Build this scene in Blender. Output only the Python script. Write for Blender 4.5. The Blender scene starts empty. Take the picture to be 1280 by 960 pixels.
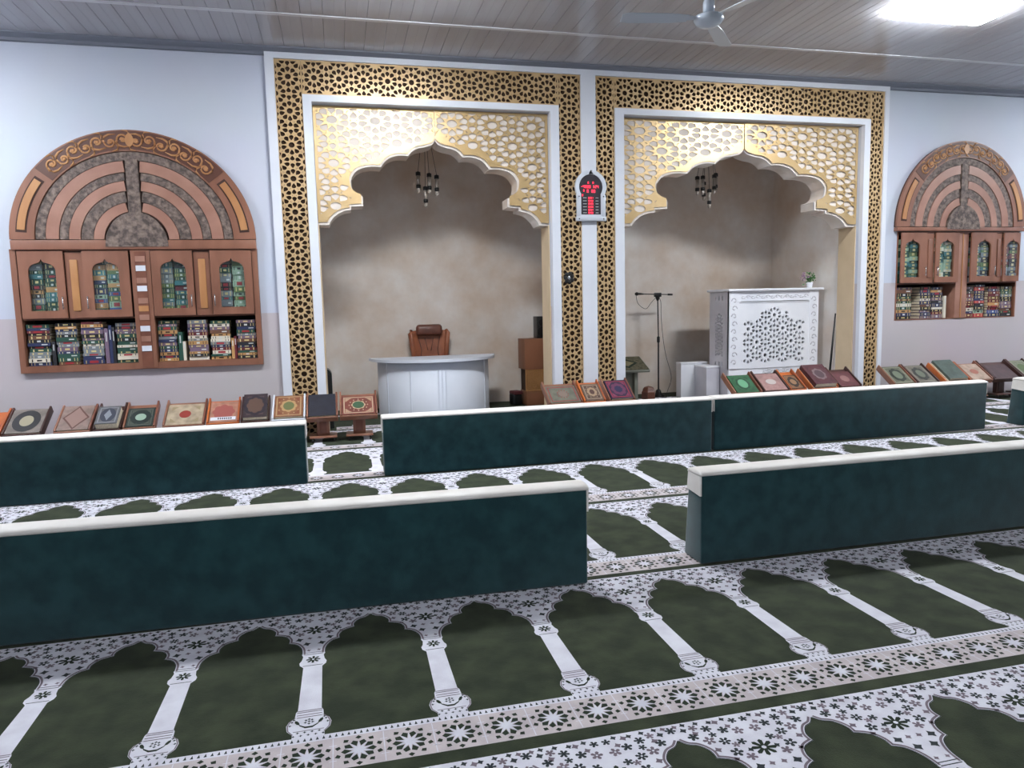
import bpy, bmesh, math, random
from math import sin, cos, pi, radians as rad, sqrt
from mathutils import Vector, Matrix
from mathutils.geometry import delaunay_2d_cdt, tessellate_polygon

S = bpy.context.scene
COL = S.collection
RND = random.Random(11)

# ------------------------------------------------------------------ camera
YAW, PITCH, ROLL, EYE = rad(13.5), rad(6.3), rad(1.33), Vector((0, 0, 1.4))
fwd = Vector((sin(YAW) * cos(PITCH), cos(YAW) * cos(PITCH), -sin(PITCH)))
right = Vector((cos(YAW), -sin(YAW), 0))
down = fwd.cross(right)
r2 = cos(ROLL) * right + sin(ROLL) * down
d2 = -sin(ROLL) * right + cos(ROLL) * down
cam = bpy.data.objects.new('camera', bpy.data.cameras.new('camera'))
COL.objects.link(cam)
cam.matrix_world = Matrix(((r2.x, -d2.x, -fwd.x, EYE.x), (r2.y, -d2.y, -fwd.y, EYE.y), (r2.z, -d2.z, -fwd.z, EYE.z), (0, 0, 0, 1)))
cam.data.sensor_width = 36
cam.data.lens = 895 / 1280 * 36
cam.data.clip_start = 0.05
S.camera = cam

# ------------------------------------------------------------------ world, exposure
w = bpy.data.worlds.new('world'); S.world = w; w.use_nodes = True
w.node_tree.nodes['Background'].inputs[0].default_value = (0.7, 0.78, 0.9, 1)
w.node_tree.nodes['Background'].inputs[1].default_value = 0.3
S.view_settings.view_transform = 'Standard'
S.view_settings.look = 'None'
S.view_settings.exposure = 0.25
S.view_settings.gamma = 1.0
S.view_settings.use_curve_mapping = False
LAMP_FRONT, LAMP_FILL = 110.0, 58.0        # emission of the ceiling lamps' diffusers; the unseen rear row is added fill
LAMPS = [(5.78, 5.95, LAMP_FRONT), (0.72, 5.95, LAMP_FRONT), (-4.0, 5.95, LAMP_FRONT), (10.6, 5.95, LAMP_FRONT),
         (5.78, -1.2, LAMP_FILL), (0.72, -1.2, LAMP_FILL), (-4.0, -1.2, LAMP_FILL), (10.6, -1.2, LAMP_FILL)]

# ------------------------------------------------------------------ materials
def lin(c):
    return tuple(((v / 255 / 12.92) if v / 255 <= 0.04045 else ((v / 255 + 0.055) / 1.055) ** 2.4) for v in c) + (1,)
MATS = {}
def mat(name, rgb, rough=0.6, metal=0.0, rgb2=None, scale=8.0, detail=4, bump=0.0, bscale=None, lo=0.35, hi=0.65,
        emit=0.0, sheen=0.0, spec=0.5, coat=0.0, stretch=None):
    if name in MATS: return MATS[name]
    m = bpy.data.materials.new(name); m.use_nodes = True
    nt = m.node_tree; b = nt.nodes['Principled BSDF']
    b.inputs['Base Color'].default_value = lin(rgb)
    b.inputs['Roughness'].default_value = rough
    b.inputs['Metallic'].default_value = metal
    b.inputs['Specular IOR Level'].default_value = spec
    b.inputs['Sheen Weight'].default_value = sheen
    b.inputs['Coat Weight'].default_value = coat
    if emit:
        b.inputs['Emission Color'].default_value = lin(rgb); b.inputs['Emission Strength'].default_value = emit
    tc = None
    if rgb2 or bump:
        tc = nt.nodes.new('ShaderNodeNewGeometry')
        src = tc.outputs['Position']
        if stretch:
            mp = nt.nodes.new('ShaderNodeMapping'); mp.inputs['Scale'].default_value = stretch
            nt.links.new(src, mp.inputs['Vector']); src = mp.outputs[0]
    if rgb2:
        n = nt.nodes.new('ShaderNodeTexNoise'); n.inputs['Scale'].default_value = scale; n.inputs['Detail'].default_value = detail
        nt.links.new(src, n.inputs['Vector'])
        r = nt.nodes.new('ShaderNodeValToRGB')
        r.color_ramp.elements[0].position = lo; r.color_ramp.elements[0].color = lin(rgb)
        r.color_ramp.elements[1].position = hi; r.color_ramp.elements[1].color = lin(rgb2)
        nt.links.new(n.outputs[0], r.inputs[0]); nt.links.new(r.outputs[0], b.inputs['Base Color'])
    if bump:
        n2 = nt.nodes.new('ShaderNodeTexNoise'); n2.inputs['Scale'].default_value = bscale or scale * 6; n2.inputs['Detail'].default_value = 3
        nt.links.new(src, n2.inputs['Vector'])
        bp = nt.nodes.new('ShaderNodeBump'); bp.inputs['Strength'].default_value = bump; bp.inputs['Distance'].default_value = 0.01
        nt.links.new(n2.outputs[0], bp.inputs['Height']); nt.links.new(bp.outputs[0], b.inputs['Normal'])
    MATS[name] = m
    return m

def wall_paint():
    # matte bluish white paint above, a faint pinkish grey dado below a dead-level painted line
    m = bpy.data.materials.new('wall_paint'); m.use_nodes = True; nt = m.node_tree; b = nt.nodes['Principled BSDF']
    g = nt.nodes.new('ShaderNodeNewGeometry'); sp = nt.nodes.new('ShaderNodeSeparateXYZ'); nt.links.new(g.outputs[0], sp.inputs[0])
    st = nt.nodes.new('ShaderNodeMath'); st.operation = 'GREATER_THAN'; st.inputs[1].default_value = 3.0; nt.links.new(sp.outputs[0], st.inputs[0])
    mr = nt.nodes.new('ShaderNodeMath'); mr.operation = 'MULTIPLY'; mr.inputs[1].default_value = -0.2; nt.links.new(st.outputs[0], mr.inputs[0])
    ad = nt.nodes.new('ShaderNodeMath'); ad.operation = 'ADD'; nt.links.new(sp.outputs[2], ad.inputs[0]); nt.links.new(mr.outputs[0], ad.inputs[1])
    gt = nt.nodes.new('ShaderNodeMath'); gt.operation = 'GREATER_THAN'; gt.inputs[1].default_value = 1.374; nt.links.new(ad.outputs[0], gt.inputs[0])
    n = nt.nodes.new('ShaderNodeTexNoise'); n.inputs['Scale'].default_value = 1.3; nt.links.new(g.outputs[0], n.inputs['Vector'])
    mx = nt.nodes.new('ShaderNodeMix'); mx.data_type = 'RGBA'; mx.inputs[6].default_value = lin((190, 182, 186)); mx.inputs[7].default_value = lin((196, 202, 216))
    nt.links.new(gt.outputs[0], mx.inputs[0])
    mx2 = nt.nodes.new('ShaderNodeMix'); mx2.data_type = 'RGBA'; mx2.blend_type = 'MULTIPLY'; mx2.inputs[0].default_value = 0.12
    nt.links.new(mx.outputs[2], mx2.inputs[6]); nt.links.new(n.outputs['Color'], mx2.inputs[7]); nt.links.new(mx2.outputs[2], b.inputs['Base Color'])
    b.inputs['Roughness'].default_value = 0.55
    return m

def plaster():
    # clouded brown lime plaster of the two niches
    m = bpy.data.materials.new('clouded_plaster'); m.use_nodes = True; nt = m.node_tree; b = nt.nodes['Principled BSDF']
    g = nt.nodes.new('ShaderNodeNewGeometry')
    n = nt.nodes.new('ShaderNodeTexNoise'); n.inputs['Scale'].default_value = 1.1; n.inputs['Detail'].default_value = 6; n.inputs['Roughness'].default_value = 0.6
    nt.links.new(g.outputs[0], n.inputs['Vector'])
    r = nt.nodes.new('ShaderNodeValToRGB')
    r.color_ramp.elements[0].position = 0.36; r.color_ramp.elements[0].color = lin((222, 201, 182))
    r.color_ramp.elements[1].position = 0.66; r.color_ramp.elements[1].color = lin((244, 238, 233))
    nt.links.new(n.outputs[0], r.inputs[0])
    n3 = nt.nodes.new('ShaderNodeTexNoise'); n3.inputs['Scale'].default_value = 7; n3.inputs['Detail'].default_value = 5; nt.links.new(g.outputs[0], n3.inputs['Vector'])
    mx = nt.nodes.new('ShaderNodeMix'); mx.data_type = 'RGBA'; mx.blend_type = 'MULTIPLY'; mx.inputs[0].default_value = 0.14
    nt.links.new(r.outputs[0], mx.inputs[6]); nt.links.new(n3.outputs[0], mx.inputs[7]); nt.links.new(mx.outputs[2], b.inputs['Base Color'])
    b.inputs['Roughness'].default_value = 0.36
    return m

def velvet(name, a, bcol, scale=3.0, sheen=0.06):
    return mat(name, a, 0.95, rgb2=bcol, scale=scale, detail=8, bump=0.25, bscale=260, sheen=sheen, spec=0.1, lo=0.38, hi=0.66)

M_WALL = wall_paint(); M_PLASTER = plaster()
M_WHITE = mat('white_gloss_frame', (216, 219, 228), 0.35, rgb2=(208, 212, 222), scale=2)
M_GOLD = mat('gold_lattice_sheet', (210, 180, 138), 0.38, 0.3, rgb2=(194, 162, 118), scale=1.6)
M_BACKBOARD = mat('dark_backing_board', (58, 38, 22), 0.8)
M_MIRRORGOLD = mat('polished_gold_sheet', (206, 178, 134), 0.36, 0.55, rgb2=(194, 164, 116), scale=2)
M_BOARD = mat('pale_backing_board', (222, 212, 204), 0.65)
M_JAMB = mat('beige_jamb_paint', (206, 184, 152), 0.5, rgb2=(196, 174, 142), scale=3)
M_CEIL = mat('grey_pvc_ceiling', (176, 176, 182), 0.16, rgb2=(168, 166, 170), scale=1.0, stretch=(6, 0.5, 1), spec=0.5)
M_EDGESHADE = mat('grey_edge_shade', (112, 116, 128), 0.5)
M_JOINT = mat('bright_joint_strip', (205, 206, 212), 0.25)
M_WOOD = mat('red_brown_wood', (142, 96, 76), 0.42, rgb2=(120, 78, 60), scale=5, stretch=(1, 1, 0.25), detail=6, coat=0.15)
M_WOODD = mat('dark_red_wood', (124, 76, 58), 0.45, rgb2=(104, 60, 46), scale=6, coat=0.15)
M_WOODL = mat('tan_wood', (186, 136, 88), 0.45, rgb2=(164, 112, 70), scale=5, stretch=(1, 1, 0.3))
M_WOODP = mat('pinkish_wood', (164, 122, 106), 0.4, rgb2=(146, 104, 88), scale=4)
M_CARVE = mat('distressed_grey_carving', (66, 54, 50), 0.6, rgb2=(134, 116, 106), scale=22, detail=8, bump=0.8, bscale=55, lo=0.38, hi=0.68)
M_WOODK = mat('carved_ground_wood', (84, 48, 36), 0.5)
M_GROOVE = mat('dark_groove_wood', (58, 32, 24), 0.7)
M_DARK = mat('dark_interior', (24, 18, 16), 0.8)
M_CHROME = mat('brushed_steel', (190, 192, 196), 0.25, 0.9)
M_BLACK = mat('black_plastic', (18, 18, 20), 0.4)
M_BLACKM = mat('black_metal', (26, 24, 24), 0.35, 0.5)
M_PAGES = mat('cream_pages', (226, 214, 190), 0.8, rgb2=(206, 192, 166), scale=90)
M_GILT = mat('gilt_lettering', (214, 196, 140), 0.4, 0.3)
M_SILVERT = mat('silver_lettering', (205, 208, 206), 0.4, 0.2)
M_TEAL = velvet('dark_teal_velvet', (25, 55, 60), (35, 70, 74), 9, 0.4)
M_CREAM = mat('cream_vinyl', (228, 224, 220), 0.5, rgb2=(218, 213, 208), scale=6, bump=0.1, bscale=30)
M_CGREEN = velvet('olive_green_carpet_pile', (40, 47, 34), (56, 63, 46), 8)
M_CWHITE = velvet('white_carpet_pile', (214, 214, 224), (200, 198, 210), 12)
M_CPINK = velvet('pinkish_carpet_pile', (194, 184, 186), (180, 170, 174), 12)
M_CDARK = velvet('slate_carpet_pile', (42, 48, 52), (54, 60, 62), 20)
M_CMAUVE = velvet('mauve_carpet_pile', (120, 108, 118), (104, 94, 104), 20)
M_CBLACK = velvet('blackish_green_carpet_pile', (32, 42, 32), (42, 52, 40), 20)
M_DESK = mat('pale_blue_white_laminate', (222, 227, 238), 0.5, rgb2=(214, 220, 232), scale=2)
M_LEATHER = mat('tan_brown_leather', (164, 98, 66), 0.42, rgb2=(136, 78, 54), scale=9, bump=0.25, bscale=60)
M_LEATHERD = mat('dark_brown_leather', (116, 70, 54), 0.38, rgb2=(92, 54, 44), scale=9)
M_MINBAR = mat('white_lacquer', (238, 239, 245), 0.35, rgb2=(230, 232, 240), scale=3)
M_MINGREY = mat('grey_white_lacquer', (200, 198, 206), 0.4, rgb2=(188, 186, 196), scale=4)
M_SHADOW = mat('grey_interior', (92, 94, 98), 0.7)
M_RED = mat('red_led', (255, 56, 84), 0.5, emit=1.3)
M_PANELB = mat('dark_led_panel', (34, 30, 40), 0.3)
M_LAMP = None

def glass():
    m = bpy.data.materials.new('cabinet_glass'); m.use_nodes = True; nt = m.node_tree
    for n in list(nt.nodes):
        if n.type != 'OUTPUT_MATERIAL': nt.nodes.remove(n)
    out = nt.nodes[0]
    t = nt.nodes.new('ShaderNodeBsdfTransparent'); t.inputs[0].default_value = (0.95, 0.98, 0.98, 1)
    g = nt.nodes.new('ShaderNodeBsdfGlossy'); g.inputs['Roughness'].default_value = 0.03
    mx = nt.nodes.new('ShaderNodeMixShader'); mx.inputs[0].default_value = 0.05; nt.links.new(t.outputs[0], mx.inputs[1]); nt.links.new(g.outputs[0], mx.inputs[2])
    nt.links.new(mx.outputs[0], out.inputs[0])
    return m
M_GLASS = glass()
# ------------------------------------------------------------------ mesh builder
class MB:
    def __init__(s): s.v = []; s.f = []; s.m = []; s.mats = []; s.sm = []
    def mi(s, m):
        if m not in s.mats: s.mats.append(m)
        return s.mats.index(m)
    def add(s, vs, fs, m, T=None, smooth=False):
        o = len(s.v); k = s.mi(m)
        s.v += [tuple(T @ Vector(p)) if T else tuple(p) for p in vs]
        for f in fs: s.f.append([i + o for i in f]); s.m.append(k); s.sm.append(smooth)
        return s
    def box(s, x0, x1, y0, y1, z0, z1, m, T=None, bev=0.0):
        if bev <= 0:
            vs = [(x0, y0, z0), (x1, y0, z0), (x1, y1, z0), (x0, y1, z0), (x0, y0, z1), (x1, y0, z1), (x1, y1, z1), (x0, y1, z1)]
            return s.add(vs, [(0, 3, 2, 1), (4, 5, 6, 7), (0, 1, 5, 4), (1, 2, 6, 5), (2, 3, 7, 6), (3, 0, 4, 7)], m, T)
        bm = bmesh.new(); bmesh.ops.create_cube(bm, size=1)
        for v in bm.verts: v.co = Vector(((x0 + x1) / 2 + v.co.x * (x1 - x0), (y0 + y1) / 2 + v.co.y * (y1 - y0), (z0 + z1) / 2 + v.co.z * (z1 - z0)))
        bmesh.ops.bevel(bm, geom=bm.edges[:], offset=bev, segments=3, profile=0.5, affect='EDGES')
        return s.bm(bm, m, T, True)
    def bm(s, bm, m, T=None, smooth=False):
        bm.verts.index_update()
        s.add([v.co[:] for v in bm.verts], [[v.index for v in f.verts] for f in bm.faces], m, T, smooth); bm.free(); return s
    def prism(s, poly, y0, y1, m, T=None):            # polygon in XZ, thickness along Y
        n = len(poly)
        vs = [(p[0], y0, p[1]) for p in poly] + [(p[0], y1, p[1]) for p in poly]
        fs = [list(range(n)), list(range(2 * n - 1, n - 1, -1))] + [(i, i + n, (i + 1) % n + n, (i + 1) % n) for i in range(n)]
        return s.add(vs, fs, m, T)
    def flat(s, poly, z, m, T=None):                  # polygon in XY at height z
        return s.add([(p[0], p[1], z) for p in poly], [list(range(len(poly)))], m, T)
    def extr(s, poly, z0, z1, m, T=None):             # polygon in XY, thickness along Z
        n = len(poly)
        vs = [(p[0], p[1], z0) for p in poly] + [(p[0], p[1], z1) for p in poly]
        fs = [list(range(n - 1, -1, -1)), list(range(n, 2 * n))] + [(i, (i + 1) % n, (i + 1) % n + n, i + n) for i in range(n)]
        return s.add(vs, fs, m, T)
    def lathe(s, prof, m, T=None, n=20, smooth=True):  # (r, z) pairs
        vs = []; fs = []
        for r, z in prof:
            for k in range(n): a = 2 * pi * k / n; vs.append((r * cos(a), r * sin(a), z))
        for i in range(len(prof) - 1):
            for k in range(n):
                fs.append((i * n + k, i * n + (k + 1) % n, (i + 1) * n + (k + 1) % n, (i + 1) * n + k))
        fs.append(list(range(n - 1, -1, -1))); fs.append([(len(prof) - 1) * n + k for k in range(n)])
        return s.add(vs, fs, m, T, smooth)
    def tube(s, pts, r, m, n=8, T=None):
        pts = [Vector(p) for p in pts]; vs = []; fs = []
        up = Vector((0, 0, 1))
        for i, p in enumerate(pts):
            t = (pts[min(i + 1, len(pts) - 1)] - pts[max(i - 1, 0)]).normalized()
            a = t.cross(up if abs(t.z) < 0.95 else Vector((1, 0, 0))).normalized(); b = t.cross(a)
            rr = r[i] if isinstance(r, (list, tuple)) else r
            for k in range(n): q = 2 * pi * k / n; vs.append(p + a * rr * cos(q) + b * rr * sin(q))
        for i in range(len(pts) - 1):
            for k in range(n): fs.append((i * n + k, i * n + (k + 1) % n, (i + 1) * n + (k + 1) % n, (i + 1) * n + k))
        fs.append(list(range(n - 1, -1, -1))); fs.append([(len(pts) - 1) * n + k for k in range(n)])
        return s.add(vs, fs, m, T, True)
    def sphere(s, c, r, m, T=None, sx=1, sy=1, sz=1, seg=12):
        bm = bmesh.new(); bmesh.ops.create_uvsphere(bm, u_segments=seg, v_segments=max(6, seg // 2), radius=r)
        for v in bm.verts: v.co = Vector((c[0] + v.co.x * sx, c[1] + v.co.y * sy, c[2] + v.co.z * sz))
        return s.bm(bm, m, T, True)
    def mesh(s, name):
        me = bpy.data.meshes.new(name); me.from_pydata(s.v, [], s.f)
        for m in s.mats: me.materials.append(m)
        me.polygons.foreach_set('material_index', s.m); me.polygons.foreach_set('use_smooth', s.sm); me.update()
        return me
    def obj(s, name, parent=None, loc=None):
        o = bpy.data.objects.new(name, s.mesh(name)); COL.objects.link(o)
        if parent: o.parent = parent
        if loc: o.location = loc
        return o

def thing(name, label, cat, loc=(0, 0, 0), rz=0, group=None):
    o = bpy.data.objects.new(name, None); COL.objects.link(o); o.location = loc; o.rotation_euler = (0, 0, rz)
    o.empty_display_size = 0.1
    return tag(o, label, cat, group)
def tag(o, label, cat, group=None):
    o['label'] = label; o['category'] = cat
    if group: o['group'] = group
    return o
def struct(o): o['kind'] = 'structure'; return o
def link(name, me, parent=None):
    o = bpy.data.objects.new(name, me); COL.objects.link(o)
    if parent: o.parent = parent
    return o

# ------------------------------------------------------------------ geometry helpers
def arc(cx, cy, r, a0, a1, n, ry=None):
    return [(cx + r * cos(a0 + (a1 - a0) * i / n), cy + (ry or r) * sin(a0 + (a1 - a0) * i / n)) for i in range(n + 1)]
def spline(segs, k=4):                                # Catmull-Rom through each list of points, corners between lists
    out = []
    for s in segs:
        for i in range(len(s) - 1):
            p0 = s[max(i - 1, 0)]; p1 = s[i]; p2 = s[i + 1]; p3 = s[min(i + 2, len(s) - 1)]
            for j in range(k):
                t = j / k
                out.append(tuple(0.5 * (2 * p1[q] + (p2[q] - p0[q]) * t + (2 * p0[q] - 5 * p1[q] + 4 * p2[q] - p3[q]) * t * t + (3 * p1[q] - p0[q] - 3 * p2[q] + p3[q]) * t ** 3) for q in (0, 1)))
        if s is segs[-1]: out.append(tuple(s[-1]))
    return out
def inside(p, poly):
    x, y = p; c = False; n = len(poly)
    for i in range(n):
        x1, y1 = poly[i]; x2, y2 = poly[i - 1]
        if (y1 > y) != (y2 > y) and x < (x2 - x1) * (y - y1) / (y2 - y1) + x1: c = not c
    return c
def area(p): return 0.5 * sum(p[i - 1][0] * p[i][1] - p[i][0] * p[i - 1][1] for i in range(len(p)))

def rosette_holes(x0, x1, y0, y1, W, L, ox, oy, fat=1.0, dots=True):
    # ten-fold star lattice: rosettes on a centred rectangular grid W wide and L tall
    unit = []
    def drop(cx, cy, ang, r_in, r_out, hw):          # kite whose point looks along -ang
        pts = [(r_in, 0), (r_in + (r_out - r_in) * 0.38, hw * 0.72), (r_in + (r_out - r_in) * 0.68, hw), (r_out - 0.02, hw * 0.62), (r_out, 0),
               (r_out - 0.02, -hw * 0.62), (r_in + (r_out - r_in) * 0.68, -hw), (r_in + (r_out - r_in) * 0.38, -hw * 0.72)]
        return [(cx + p[0] * cos(ang) - p[1] * sin(ang), cy + p[0] * sin(ang) + p[1] * cos(ang)) for p in pts]
    for (cx, cy) in ((0, 0), (0.5, 0.688)):
        unit.append([(cx + 0.092 * fat * cos(2 * pi * k / 10), cy + 0.092 * fat * sin(2 * pi * k / 10)) for k in range(10)])
        for k in range(10):
            a = pi / 2 + k * pi / 5
            unit.append(drop(cx, cy, a, 0.18 if fat > 1.1 else 0.195, 0.405, 0.073 * fat))
            if dots:
                a2 = a + pi / 10; r = 0.425; d = 0.019
                unit.append([(cx + r * cos(a2) + d * cos(q), cy + r * sin(a2) + d * sin(q)) for q in (a2, a2 + pi / 2, a2 + pi, a2 + 1.5 * pi)])
        unit.append(drop(cx, cy + 0.432, pi / 2, -0.01, 0.205, 0.074 * min(fat, 1.25)))
        unit.append(drop(cx, cy + 1.376 - 0.432, -pi / 2, -0.01, 0.205, 0.074 * min(fat, 1.25)))
    res = []; sy = L / 1.376
    for i in range(int((x0 - ox) / W) - 2, int((x1 - ox) / W) + 3):
        for j in range(int((y0 - oy) / L) - 2, int((y1 - oy) / L) + 3):
            for h in unit:
                q = [(ox + i * W + p[0] * W, oy + j * L + p[1] * sy) for p in h]
                if max(p[0] for p in q) < x0 or min(p[0] for p in q) > x1 or max(p[1] for p in q) < y0 or min(p[1] for p in q) > y1: continue
                res.append(q)
    return res
def clamp_holes(holes, x0, x1, y0, y1):
    out = []
    for h in holes:
        q = []
        for p in h:
            c = (min(max(p[0], x0), x1), min(max(p[1], y0), y1))
            if not q or (abs(c[0] - q[-1][0]) + abs(c[1] - q[-1][1])) > 1e-4: q.append(c)
        if len(q) > 2 and abs(q[0][0] - q[-1][0]) + abs(q[0][1] - q[-1][1]) < 1e-4: q.pop()
        if len(q) > 2 and abs(area(q)) > abs(area(h)) * 0.25 and abs(area(q)) > 2e-6: out.append(q)
    return out
def plate(mb, outer, holes, y, depth, m, T=None):     # pierced sheet in XZ, front at y, hole and rim walls going back
    loops = [outer] + holes; pts = []; edges = []
    for lp in loops:
        o = len(pts); n = len(lp); pts += [Vector(p) for p in lp]; edges += [(o + i, o + (i + 1) % n) for i in range(n)]
    fin = []; o = 0
    for lp in loops:
        q = list(range(o, o + len(lp))); o += len(lp)
        fin.append(q if area(lp) > 0 else q[::-1])
    vs, es, fs, ov, oe, of = delaunay_2d_cdt(pts, [], fin, 1, 1e-6)
    fs = [f for f, k in zip(fs, of) if all(i == 0 for i in k)]
    mb.add([(v.x, y, v.y) for v in vs], [list(f) if area([vs[i] for i in f]) > 0 else list(f)[::-1] for f in fs], m, T)
    for lp in loops:
        n = len(lp)
        mb.add([(p[0], y, p[1]) for p in lp] + [(p[0], y + depth, p[1]) for p in lp], [(i, (i + 1) % n, (i + 1) % n + n, i + n) for i in range(n)], m, T)
    return mb
def rect(x0, x1, y0, y1): return [(x0, y0), (x1, y0), (x1, y1), (x0, y1)]
def ring(cx, cz, r0, r1, a0, a1, n, ky=1.0):          # sector of a ring in XZ
    return arc(cx, cz, r1, a0, a1, n, r1 * ky) + arc(cx, cz, r0, a1, a0, n, r0 * ky)
# ------------------------------------------------------------------ room shell
CEIL_Z = 4.1
NL, NR = (-0.16, 2.465), (3.36, 6.645)                # the two niche openings along X
BL, BR = (-3.112, -0.798, 0.825, 2.06), (7.24, 9.23, 1.072, 2.245)   # bookcase recesses x0, x1, z0, z1
struct(MB().box(-5, 12, -6, 10.12, -0.12, 0.0, M_CGREEN).obj('floor'))
mb = MB()
def wall_col(x0, x1, gaps):
    z = 0.0125
    for g0, g1 in gaps + [(CEIL_Z, CEIL_Z)]:
        if g0 > z: mb.box(x0, x1, 8.15, 8.5, z, g0, M_WALL)
        z = g1
wall_col(-5, BL[0], []); wall_col(BL[0], BL[1], [(BL[2], BL[3])]); wall_col(BL[1], NL[0], [])
wall_col(NL[0], NL[1], [(0, 3.58)]); wall_col(NL[1], NR[0], []); wall_col(NR[0], NR[1], [(0, 3.58)])
wall_col(NR[1], BR[0], []); wall_col(BR[0], BR[1], [(BR[2], BR[3])]); wall_col(BR[1], 12, [])
struct(mb.obj('wall_back'))
struct(MB().box(-5.1, -5, -6, 8.5, 0, CEIL_Z, M_WALL).obj('wall_left'))
struct(MB().box(12, 12.1, -6, 8.5, 0, CEIL_Z, M_WALL).obj('wall_right'))
struct(MB().box(-5, 12, -6.1, -6, 0, CEIL_Z, M_WALL).obj('wall_front'))
for nm, x0, x1 in (('wall_left_niche', -0.4, 2.92), ('wall_right_niche', 3.1, 6.68)):
    b = MB(); b.box(x0 - 0.06, x1 + 0.06, 10.12, 10.22, 0, 3.72, M_PLASTER)
    b.box(x0 - 0.06, x0, 8.5, 10.12, 0, 3.72, M_PLASTER); b.box(x1, x1 + 0.06, 8.5, 10.12, 0, 3.72, M_PLASTER)
    struct(b.obj(nm))
    struct(MB().box(x0, x1, 8.5, 10.12, 3.65, 3.72, M_PLASTER).obj('ceiling_niche'))
for nm, x0, x1 in (('trim_1', *NL), ('trim_2', *NR)):   # beige painted jambs inside the openings
    b = MB()
    b.box(x0, x0 + 0.012, 8.2, 8.52, 0.013, 2.32, M_JAMB); b.box(x1 - 0.012, x1, 8.2, 8.52, 0.013, 2.32, M_JAMB)
    struct(b.obj(nm))

# ceiling of long grooved pvc planks, split by a bright joint strip
ceil = struct(MB().box(-5, 12, -6, 8.5, CEIL_Z + 0.012, CEIL_Z + 0.1, M_CEIL).obj('ceiling'))
def plank_mesh(y0, y1, wd=0.2, g=0.004, h=0.012):
    sec = [(0, h), (0.0005, g), (g, 0), (wd * 0.5 - 0.003, 0), (wd * 0.5, 0.0015), (wd * 0.5 + 0.003, 0), (wd - g, 0), (wd - 0.0005, g), (wd, h)]
    n = len(sec); vs = [(p[0], y0, p[1]) for p in sec] + [(p[0], y1, p[1]) for p in sec]
    b = MB(); b.add(vs, [(i, i + 1, i + n + 1, i + n) for i in range(n - 1)] + [(0, n, 2 * n - 1, n - 1)], M_CEIL)
    return b.mesh('plank')
pa, pb = plank_mesh(7.2, 8.15), plank_mesh(-6, 7.17)
for k in range(85):
    for me in (pa, pb):
        o = link('plank', me, ceil); o.location = (-5 + 0.2 * k, 0, CEIL_Z)
struct(MB().prism([(-5, -0.006), (12, -0.006), (12, 0.004), (-5, 0.004)], 7.16, 7.21, M_JOINT).obj('trim_3')).location = (0, 0, CEIL_Z)
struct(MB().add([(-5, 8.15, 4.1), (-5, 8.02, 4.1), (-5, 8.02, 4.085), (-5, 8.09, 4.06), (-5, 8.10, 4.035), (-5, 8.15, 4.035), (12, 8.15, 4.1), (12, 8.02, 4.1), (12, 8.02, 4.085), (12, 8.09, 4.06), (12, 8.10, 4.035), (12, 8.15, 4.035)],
       [(0, 1, 2, 3, 4, 5), (11, 10, 9, 8, 7, 6)] + [(i, (i + 1) % 6 + 0 + 0, (i + 1) % 6 + 6, i + 6) for i in range(6)], M_EDGESHADE).obj('ceiling_edge_shade'))  # added strip, its grey standing for the dark reflection along the ceiling edge

# ------------------------------------------------------------------ ceiling lamps
def diffuser_mat(strength):
    m = bpy.data.materials.new('lamp_diffuser'); m.use_nodes = True; b = m.node_tree.nodes['Principled BSDF']
    b.inputs['Base Color'].default_value = (1, 1, 1, 1); b.inputs['Emission Color'].default_value = (0.93, 0.97, 1.0, 1); b.inputs['Emission Strength'].default_value = strength
    return m
DM = {}
for i, (lx, ly, st) in enumerate(LAMPS):
    if st not in DM: DM[st] = diffuser_mat(st)
    t = thing('ceiling_lamp', ('long bright white strip lamp fixed to the grey plank ceiling', 'strip lamp above the left niche, just out of view', 'strip lamp above the left bookcase, out of view', 'strip lamp far right of the ceiling, out of view',
              'unseen added fill lamp behind the viewer, right of centre', 'unseen added fill lamp behind the viewer, left of centre', 'leftmost unseen added fill lamp behind the viewer', 'rightmost unseen added fill lamp behind the viewer')[i], 'lamp', (lx, ly, CEIL_Z), rad(0), 'ceiling strip lamps')
    MB().box(-0.46, 0.46, -0.15, 0.15, -0.03, -0.002, M_WHITE, bev=0.008).obj('housing', t)
    b = MB(); b.prism([(-0.20, -0.031), (0.20, -0.031), (0.19, -0.055), (0.13, -0.07), (-0.13, -0.07), (-0.19, -0.055)], -0.49, 0.49, DM[st], Matrix.Rotation(pi / 2, 4, 'Z'))
    b.obj('diffuser', t)

# ------------------------------------------------------------------ white frame and gold niche surrounds
b = MB()
for x0, x1 in ((-0.61, -0.52), (2.83, 3.01), (6.94, 7.0)): b.box(x0, x1, 8.085, 8.15, 0.013, 4.0, M_WHITE)
b.box(-0.61, 7.0, 8.085, 8.15, 4.0, 4.06, M_WHITE)
struct(b.obj('trim_5'))

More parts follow.
